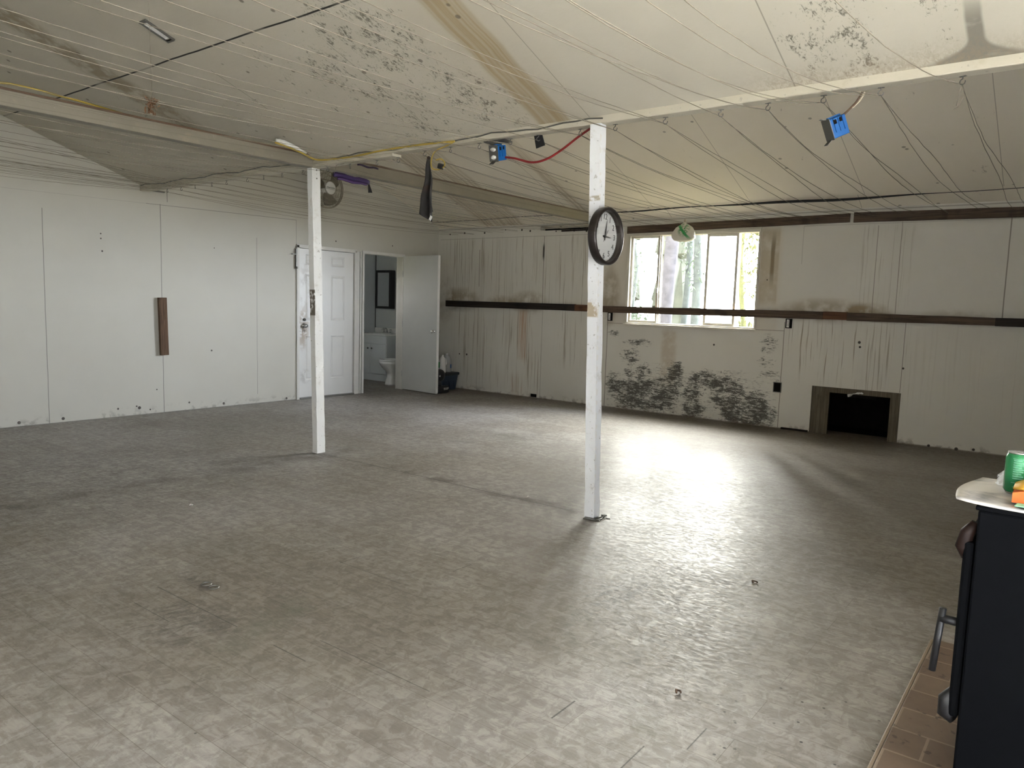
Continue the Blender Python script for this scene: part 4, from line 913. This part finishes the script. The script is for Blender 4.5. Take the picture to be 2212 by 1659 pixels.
# ------------------------------------------------------------------ bathroom fittings
V = thing('vanity_cabinet', 'white bathroom vanity with sink seen through the open door', 'cabinet', (8.71, 9.52, 0))
vx0, vx1, vy0, vy1 = 8.48, 8.935, 9.14, 9.90
mb = MB(); mb.bx(vx0 + .015, vx1, vy0, vy1, .0, .76); mb.build('body', LAM, V)
MB().bx(vx0, vx0 + .014, vy0 + .003, vy1 - .003, .62, .755, .003).build('false_drawer', LAM, V)
for a, b, ky in ((vy0 + .003, 9.518, 9.475), (9.522, vy1 - .003, 9.57)):
    d = MB().bx(vx0, vx0 + .014, a, b, .12, .612, .003).build('door', LAM, V)
    MB().lathe([(.0, -.024), (.014, -.022), (.016, -.014), (.007, -.008), (.007, 0)], (vx0, ky, .54), 14, 'x').build('knob', DKSTEEL, d, True)
S = MB().bx(vx0 - .015, vx1, vy0 - .01, vy1 + .005, .76, .785, .008).build('sink_top', PORC, V)
MB().lathe([(.17, .0), (.175, .006), (.16, .008), (.14, .002), (.0, .001)], (8.69, 9.52, .785), 30, 'z', 1, 1.25).build('basin_rim', PORC, S, True)
MB().bx(vx1 - .015, vx1, vy0, vy1, .785, .87, .003).build('backsplash', PORC, S)
fc = MB(); fc.bx(8.83, 8.88, 9.42, 9.62, .785, .80, .005); fc.tube([(8.86, 9.52, .8), (8.855, 9.52, .85), (8.82, 9.52, .875), (8.75, 9.52, .86), (8.74, 9.52, .845)], .012, 10)
for yy in (9.44, 9.6): fc.lathe([(.018, 0), (.014, .03), (.022, .045), (.02, .055), (0, .058)], (8.86, yy, .80), 12)
fc.build('faucet', CHROME, S, True)['label'] = 'chrome two-handled faucet'
tag(MB().prism([(8.80, 9.16, .787), (8.80, 9.24, .787), (8.80, 9.24, .87), (8.80, 9.20, .878), (8.80, 9.16, .84)], (.1, 0, 0)).build('tissue_box', PAPER), 'white tissue box at the near end of the sink top', 'box')
tag(MB().lathe([(.02, 0), (.02, .05), (.012, .06), (.008, .09), (.016, .1), (0, .1)], (8.56, 9.79, .787), 14).build('soap_bottle', CHROME, None, True), 'small shiny soap pump at the far end of the sink top', 'bottle')
C_ = thing('medicine_cabinet', 'black framed mirror cabinet on the bathroom wall', 'cabinet', (8.885, 9.6, 1.2))
MB().bx(8.845, 8.935, 9.42, 9.79, 1.205, 1.855, .003).build('cabinet_body', BLACK, C_)
dr = MB(); dr.bx(8.825, 8.844, 9.42, 9.46, 1.205, 1.855, .002); dr.bx(8.825, 8.844, 9.75, 9.79, 1.205, 1.855, .002); dr.bx(8.825, 8.844, 9.46, 9.75, 1.815, 1.855, .002); dr.bx(8.825, 8.844, 9.46, 9.75, 1.205, 1.245, .002)
d = dr.build('door_frame', BLACK, C_); MB().bx(8.832, 8.838, 9.46, 9.75, 1.245, 1.815).build('mirror', MIRROR, d)

T_ = thing('toilet', 'white toilet with raised lid half hidden by the door jamb', 'toilet', (8.4, 8.78, 0))
def ell(cx, cy, rx, ry, z, n=28, front=1.0): return [(cx + rx * math.cos(k * 2 * PI / n) * (front if math.cos(k * 2 * PI / n) < 0 else 1), cy + ry * math.sin(k * 2 * PI / n), z) for k in range(n)]
MB().loft([ell(8.32, 8.78, .16, .12, 0), ell(8.32, 8.78, .155, .115, .03), ell(8.33, 8.78, .13, .095, .14), ell(8.33, 8.78, .13, .10, .2), ell(8.30, 8.78, .19, .15, .28), ell(8.29, 8.78, .23, .18, .34), ell(8.29, 8.78, .24, .19, .385), ell(8.29, 8.78, .225, .175, .392), ell(8.29, 8.78, .17, .125, .385), ell(8.3, 8.78, .12, .09, .3)]).build('bowl', PORC, T_, True)
MB().loft([ell(8.29, 8.78, .243, .195, .392), ell(8.29, 8.78, .245, .197, .404), ell(8.29, 8.78, .235, .187, .41), ell(8.29, 8.78, .15, .11, .41), ell(8.29, 8.78, .15, .11, .392)], False).build('seat', PORC, T_, True)
lid = [(8.53 + .0 , 8.78 + .185 * math.sin(k * 2 * PI / 28), .42 + .205 + .205 * -math.cos(k * 2 * PI / 28)) for k in range(28)]
MB().prism(lid, (.02, 0, .0)).build('lid', PORC, T_, True)
MB().box((8.68, 8.78, .55), (.18, .44, .36), None, .02, 3).build('tank', PORC, T_, True)
MB().box((8.68, 8.78, .74), (.2, .46, .03), None, .01, 3).build('tank_lid', PORC, T_, True)
MB().tube([(8.585, 8.62, .66), (8.57, 8.62, .66), (8.565, 8.68, .655)], .007, 8).build('flush_lever', CHROME, T_, True)

# ------------------------------------------------------------------ corner tote, bottles, black appliance
B_ = thing('storage_tote', 'dark blue storage tote in the corner behind the open door', 'tote', (8.46, 7.88, 0))
def rect(cx, cy, a, b, z, r=.03):
    o = []
    for sx, sy, a0 in ((1, 1, 0), (-1, 1, PI / 2), (-1, -1, PI), (1, -1, 1.5 * PI)):
        for k in range(4): o.append((cx + sx * (a - r) + r * math.cos(a0 + k * PI / 6), cy + sy * (b - r) + r * math.sin(a0 + k * PI / 6), z))
    return o
mb = MB(); mb.loft([rect(8.46, 7.88, .20, .15, 0), rect(8.46, 7.88, .225, .175, .235)])
for dx in (-.1, .02, .13): mb.box((8.46 + dx, 7.88 - .165, .12), (.006, .012, .2), (-.1, 0, 0))
mb.box((8.46, 7.88 - .166, .15), (.4, .01, .006)); mb.box((8.46 + .21, 7.88, .15), (.01, .3, .006)); mb.build('tub', TOTE, B_)
mb = MB(); mb.loft([rect(8.46, 7.88, .24, .188, .228), rect(8.46, 7.88, .243, .19, .262), rect(8.46, 7.88, .232, .18, .268)]); mb.build('lid', TOTEL, B_)
def bottle(x, y, r, h, m, label, lab=None, cap=PAPER, handle=False):
    z = .2685; t = thing('bottle', label, 'bottle', (x, y, z), group='bottles on the tote')
    MB().lathe([(r * .9, 0), (r, .01), (r, h * .55), (r * .92, h * .68), (r * .6, h * .84), (r * .26, h * .93), (r * .24, h * .97)], (0, 0, 0), 20, 'z', 1, .9).build('bottle_body', m, t, True, world=False)
    MB().lathe([(r * .3, h * .95), (r * .3, h), (0, h)], (0, 0, 0), 14).build('cap', cap, t, world=False)
    if lab:
        n = 8; a0, a1 = lab[1:3]; R = r * 1.012
        MB().grid(lambda u_, v_: (R * math.cos(a0 + (a1 - a0) * u_), R * .9 * math.sin(a0 + (a1 - a0) * u_), h * (lab[3] + (lab[4] - lab[3]) * v_)), n, 3).build('label', lab[0], t, True, world=False)
    if handle: MB().tube([(r * .5, -r * .5, h * .8), (r * .95, -r * .6, h * .72), (r * .95, -r * .6, h * .5), (r * .8, -r * .5, h * .45)], .01, 8).build('handle', m, t, True, world=False)
    return t
bluel = simple('blue_label', (.02, .12, .36)); 
bottle(8.27, 7.80, .058, .285, CLEARB, 'clear bottle with a green label on the tote', (simple('green_label', (.02, .2, .045)), -1.9, -.6, .3, .6))
bottle(8.385, 7.78, .058, .275, PAPER, 'white handled jug in the middle of the tote lid', None, PAPER, True)
bottle(8.57, 7.86, .078, .285, CLEARB, 'clear round jug with a blue label nearest the right wall', (bluel, -1.5, -.85, .22, .42))
t = thing('patterned_carton', 'small yellow and black patterned carton beside the tote bottles', 'carton', (8.165, 7.74, 0))
g = G('patterned_card', .6, .3); p_ = g.pos()[0]; vo = g.nd('ShaderNodeTexVoronoi'); g.put(vo.inputs['Vector'], p_); vo.inputs['Scale'].default_value = 34
g.color(g.mix(g.sm(vo.outputs['Distance'], .3, .42), (.03, .022, .012), (.38, .26, .1)))
MB().bx(8.13, 8.205, 7.70, 7.78, 0, .41, .003).build('carton_body', g.m, t)
A_ = thing('black_appliance', 'black appliance with a round head and boxed base beside the open door', 'appliance', (8.07, 7.53, 0))
MB().box((8.1, 7.55, .055), (.26, .16, .105), None, .03, 3).build('base', BLACK, A_, True)
MB().tube([(8.06, 7.55, .09), (8.05, 7.55, .2)], [.05, .04], 12).build('neck', BLACK, A_, True)
MB().lathe([(0, -.05), (.05, -.055), (.085, -.045), (.095, -.02), (.095, .03), (.07, .055), (0, .06)], (8.07, 7.55, .265), 24, 'y').build('round_head', BLACK, A_, True)
MB().lathe([(0, -.012), (.012, -.01), (.014, 0)], (8.03, 7.498, .26), 10, 'y').build('dial', STEEL, A_, True)
mb = MB(); rr = random.Random(3)
for k in range(9): mb.box((8.095 + k * .0125, 7.4688, .075), (.009 if k % 4 else .006, .001, .016 if k != 3 else .008))
for k in range(7): mb.box((8.1 + k * .0125, 7.4688, .056), (.009, .001, .008))
mb.build('lettering', PAPER, A_)
tag(MB().lathe([(.045, 0), (.05, .06), (.042, .1), (.02, .12), (0, .122)], (8.672, 8.14, .001), 14, 'z', .8, 1).build('white_bag', PAPER, None, True), 'small white bundle on the floor in the room corner by the tote', 'bundle')

# ------------------------------------------------------------------ stove and hearth at the right
g = G('hearth_tile', .6, .35); p_, gx, gy, gz = g.pos(); br = g.nd('ShaderNodeTexBrick'); br.offset = .5
g.put(br.inputs['Vector'], g.vec(g.add(gy, .62), g.add(gx, .055), 0)); br.inputs['Scale'].default_value = 1.0
br.inputs['Brick Width'].default_value = .20; br.inputs['Row Height'].default_value = .155; br.inputs['Mortar Size'].default_value = .0045; br.inputs['Mortar Smooth'].default_value = .2
g.put(br.inputs['Color1'], (.125, .082, .052)); g.put(br.inputs['Color2'], (.165, .115, .075)); g.put(br.inputs['Mortar'], (.24, .185, .13))
c_ = g.mix(g.noise(p_, 12, 5, .7), g.scale(br.outputs[0], (.7, .68, .66)), g.scale(br.outputs[0], (1.2, 1.2, 1.2)))
c_ = g.mix(g.mul(g.sm(g.noise(p_, 22, 4), .6, .68), .7), c_, (.04, .03, .02)); g.color(c_); TILE = g.m
Hh = thing('hearth', 'brown tiled hearth slab under the black stove', 'hearth', (3.0, -.2, 0))
MB().bx(1.3, 3.42, -.9, .385, .001, .03, .003).build('tile_slab', TILE, Hh)
MB().bx(1.3, 3.42, .386, .398, .001, .027, .003).build('edge_trim', simple('hearth_edge', (.24, .18, .12)), Hh)
SV = thing('stove', 'black cabinet stove cut off by the right edge of the photo', 'stove', (2.55, -.08, .03))
sx0, sx1, sy0, sy1, sz0, sz1 = 2.3, 2.72, -.42, .186, .031, .855
MB().bx(sx0, sx1, sy0, sy1, .10, sz1 - .012, .006).build('body', STOVEM, SV)
MB().bx(sx0 + .03, sx1 - .03, sy0 + .03, sy1 - .05, .031, .10).build('pedestal', STOVEM, SV)
MB().bx(sx0 - .006, sx1 + .006, sy0 - .006, sy1 + .006, sz1 - .012, sz1, .003).build('top_plate', STOVEM, SV)
mb = MB(); mb.box(((sx0 + sx1) / 2, sy1 + .014, .50), (sx1 - sx0 - .02, .026, .5), None, .008)
dr = mb.build('door', STOVEM, SV)
mb = MB(); mb.bx(sx0 + .05, sx1 - .05, sy1 + .027, sy1 + .03, .32, .68); mb.build('door_window', simple('dark_stove_glass', (.01, .01, .012), .08, .6), dr)
mb = MB(); mb.tube([(sx0 + .03, sy1 + .075, .36), (sx0 + .03, sy1 + .062, .545)], .0095, 12); mb.tube([(sx0 + .03, sy1 + .02, .515), (sx0 + .03, sy1 + .066, .515)], .012, 10); mb.build('handle', BLACK, dr, True)
MB().tube([(sx0 + .03, sy1 + .004, .80), (sx0 + .03, sy1 + .022, .77), (sx0 + .03, sy1 + .03, .73), (sx0 + .03, sy1 + .022, .70)], [.012, .018, .019, .01], 12).build('top_hinge', mat('hinge_brown', (.016, .008, .006), .5, .2), SV, True)
MB().tube([(sx0 + .03, sy1 + .016, .33), (sx0 + .03, sy1 + .034, .29), (sx0 + .03, sy1 + .032, .25), (sx0 + .03, sy1 + .012, .235)], [.008, .02, .022, .014], 12).build('bottom_hinge', BLACK, SV, True)
g = G('marbled_tray', .35, .5); p_ = g.pos()[0]; n_ = g.noise(g.vec(g.mul(g.pos()[0], 16), g.mul(g.pos()[1], 7), 0), 1, 5, .6, .8)
tl = g.mix(g.sm(n_, .32, .56), (.2, .2, .21), (.62, .59, .54)); g.color(g.mix(g.mul(g.math('MINIMUM', g.sum([g.blob(g.pos()[0], g.pos()[1], 2.40, .13, .1, .06), g.blob(g.pos()[0], g.pos()[1], 2.55, .2, .16, .025), g.blob(g.pos()[0], g.pos()[1], 2.36, .19, .12, .02)]), 1.0), .8), tl, (.1, .1, .11))); TRAY = g.m
def trayf(u_, v_):
    x = 2.285 + .40 * u_; y = .225 - .42 * v_; z = sz1 + .0065 + .010 * math.exp(-v_ * 9) * (1 - u_)
    if v_ < .12: y += .025 * math.sin((u_ + .15) * PI) * (1 - v_ / .12)
    return (x, y, z + .001)
tag(MB().grid(trayf, 16, 20, .006).build('tray', TRAY, None, True), 'pale marbled tray lying on top of the black stove', 'tray')
zc = sz1 + .0145
Cn = thing('drink_can', 'green drink can standing on the stove tray', 'can', (2.47, .115, zc))
g = G('can_green', .25, .5, .3); p_, gx, gy, gz = g.pos(); c_ = g.mix(g.sm(gz, zc + .03, zc + .06), (.008, .14, .05), (.03, .22, .08)); c_ = g.mix(g.mul(g.band(gy, .05, .098, .004), g.sm(g.noise(p_, 30, 2), .3, .6)), c_, (.12, .55, .16)); g.color(c_)
MB().lathe([(.024, 0), (.027, .004), (.033, .012), (.033, .1), (.028, .113), (.0265, .114)], (0, 0, 0), 32).build('can_wall', g.m, Cn, True, world=False)
MB().lathe([(.024, 0.0005), (.0265, .001), (.0285, .006), (.0325, .0115), (.0, .0116)], (0, 0, 0), 32).build('can_base', STEEL, Cn, True, world=False)
MB().lathe([(.0285, .113), (.0285, .1165), (.0265, .1175), (.0245, .1145), (0, .1145)], (0, 0, 0), 32).build('can_lid', STEEL, Cn, True, world=False)
MB().box((.003, 0, .1165), (.022, .012, .002), None, .0008).build('pull_tab', STEEL, Cn, world=False)
lt = simple('label_light_green', (.14, .34, .23)); mb = MB()
for k in range(9):
    a0 = PI - .35; a1 = a0 + .75 * (1 if k % 3 else .8); z = .095 - k * .0062
    mb.grid(lambda u_, v_, a0=a0, a1=a1, z=z: (.0333 * math.cos(a0 + (a1 - a0) * u_), .0333 * math.sin(a0 + (a1 - a0) * u_), z + .0026 * v_), 6, 1)
for a, b, z, h in ((PI - .42, PI + .5, .1, .0012), (PI - .42, PI + .5, .034, .0012), (PI - .3, PI + .1, .01, .001), (PI - .3, PI + .1, .022, .001)):
    mb.grid(lambda u_, v_, a0=a, a1=b, z=z, h=h: (.0333 * math.cos(a0 + (a1 - a0) * u_), .0333 * math.sin(a0 + (a1 - a0) * u_), z + h * v_), 6, 1)
mb.build('label_print', lt, Cn, True, world=False)
Pk = thing('snack_packet', 'orange and yellow packet lying beside the green can', 'packet', (2.375, .05, zc))
mb = MB(); mb.loft([[(2.36, .085 - .01 * k, zc + .0) if False else (2.335 + .10 * f, .117 - .18 * k / 6, zc + h * (1 if 0 < k < 6 else .75)) for f, h in ((0, 0.001), (1, .001), (1, .036), (0, .036))] for k in range(7)]); mb.build('packet_side', ORANGE, Pk)
mb = MB(); mb.loft([[(2.335 + .1 * f, .117 - .18 * k / 6, zc + h) for f, h in ((0, .0365), (1, .0365), (.9, .04 + .035 * math.sin(PI * k / 6)), (.25, .04 + .032 * math.sin(PI * k / 6)))] for k in range(7)]); mb.build('packet_top', YELLOWC, Pk, True)
tag(MB().prism([(2.295, .108, zc), (2.333, .104, zc), (2.333, -.02, zc), (2.295, -.02, zc)], (0, 0, .002)).build('mint_card', MINT), 'flat mint green card at the front edge of the stove tray', 'card')
rr = random.Random(12)
tag(MB().grid(lambda u_, v_: (2.53 + .1 * u_, .17 - .10 * v_ + rr.uniform(-.006, .006), zc + .004 + .045 * math.sin(PI * u_) * math.sin(PI * (v_ * .8 + .1)) + rr.uniform(0, .01)), 9, 9, .0012).build('clear_bag', CLEARBAG), 'crumpled clear plastic bag behind the green can', 'bag')

# small litter on the floor
for (x, y, s_, lab, nm) in ((3.60, 1.205, .03, 'tiny dark scrap on the bright patch of floor', 'scrap'), (2.354, 1.031, .022, 'curled brown shaving on the floor in front of the stove', 'shaving'), (2.456, 4.452, .018, 'small white flake on the floor at lower left', 'flake')):
    rr = random.Random(int(x * 100)); tag(MB().tube([(x, y, .006), (x + s_ * .6, y + s_ * .4, .009), (x + s_, y - s_ * .2, .006), (x + s_ * .5, y - s_ * .5, .007)], .004, 6).build(nm, PAPER if nm == 'flake' else BRN, None, True), lab, nm)
for i, (x, y) in enumerate(((1.818, 3.157), (1.819, 3.096))):
    tag(MB().tube([(x + .022 * math.cos(k * PI / 8), y + .022 * math.sin(k * PI / 8), .004) for k in range(17)], .0028, 5).build('rubber_ring', DKSTEEL), 'small dark ring lying on the floor at lower left', 'ring', 'rings on the floor')

# ------------------------------------------------------------------ camera
cam = bpy.data.cameras.new('camera'); co = bpy.data.objects.new('camera', cam); COL.objects.link(co)
f = 1608.70141729; a = Vector((2350 - 1106, 695 - 829.5, f)).normalized(); b = Vector((-1000 - 1106, 592 - 829.5, f)).normalized(); z_ = a.cross(b)
R = Matrix((a, b, z_))                        # world = R @ cam(x right, y down, z forward)
Rb = R @ Matrix(((1, 0, 0), (0, -1, 0), (0, 0, -1)))
co.matrix_world = Matrix.Translation((0, 0, 1.35)) @ Rb.to_4x4()
cam.sensor_fit = 'HORIZONTAL'; cam.sensor_width = 36.0; cam.lens = f / 2212 * 36.0; cam.clip_start = .02; cam.clip_end = 200
scn.camera = co

# ------------------------------------------------------------------ light: overcast sky through the openings
w = bpy.data.worlds.new('overcast_sky'); scn.world = w; w.use_nodes = True; nt = w.node_tree; nt.nodes.clear()
out = nt.nodes.new('ShaderNodeOutputWorld'); bg = nt.nodes.new('ShaderNodeBackground'); tc = nt.nodes.new('ShaderNodeTexCoord'); sx = nt.nodes.new('ShaderNodeSeparateXYZ'); mr = nt.nodes.new('ShaderNodeMapRange'); mixc = nt.nodes.new('ShaderNodeMix'); mixc.data_type = 'RGBA'
nt.links.new(tc.outputs['Generated'], sx.inputs[0]); nt.links.new(sx.outputs[1], mr.inputs['Value'])
mr.inputs['From Min'].default_value = -.5; mr.inputs['From Max'].default_value = .2
nt.links.new(mr.outputs[0], mixc.inputs[0]); mixc.inputs[6].default_value = (.89, .945, 1.06, 1); mixc.inputs[7].default_value = (1.0, .985, .93, 1)
nt.links.new(mixc.outputs[2], bg.inputs[0])
mr2 = nt.nodes.new('ShaderNodeMapRange'); mr2.interpolation_type = 'SMOOTHSTEP'; nt.links.new(sx.outputs[0], mr2.inputs['Value'])
for k_, v_ in (('From Min', .05), ('From Max', .6), ('To Min', .72), ('To Max', 8.0)): mr2.inputs[k_].default_value = v_
nt.links.new(mr2.outputs[0], bg.inputs[1]); nt.links.new(bg.outputs[0], out.inputs[0])
def portal(loc, rot, sx_, sy_):
    l = bpy.data.lights.new('daylight_portal', 'AREA'); l.shape = 'RECTANGLE'; l.size = sx_; l.size_y = sy_; l.cycles.is_portal = True
    o = bpy.data.objects.new('daylight_portal', l); COL.objects.link(o); o.location = loc; o.rotation_euler = rot
portal((RW + .13, 3.97, 1.72), (0, PI / 2, 0), 1.18, 1.74)
portal((1.25, BW - .11, 1.18), (PI / 2, 0, PI), 2.3, 2.36)
portal((6.99, 8.9, 1.6), (0, -PI / 2, 0), .5, .5)

vs = scn.view_settings; scn.display_settings.display_device = 'sRGB'
vs.view_transform = 'Standard'; vs.look = 'None'; vs.gamma = 1.0; vs.use_curve_mapping = False; vs.exposure = 3.54
cy = scn.cycles; cy.use_denoising = True; cy.max_bounces = 6; cy.diffuse_bounces = 4; cy.glossy_bounces = 3; cy.use_adaptive_sampling = True; cy.adaptive_threshold = 0.05; cy.transparent_max_bounces = 12; cy.sample_clamp_indirect = 6.0; cy.caustics_reflective = False; cy.caustics_refractive = False
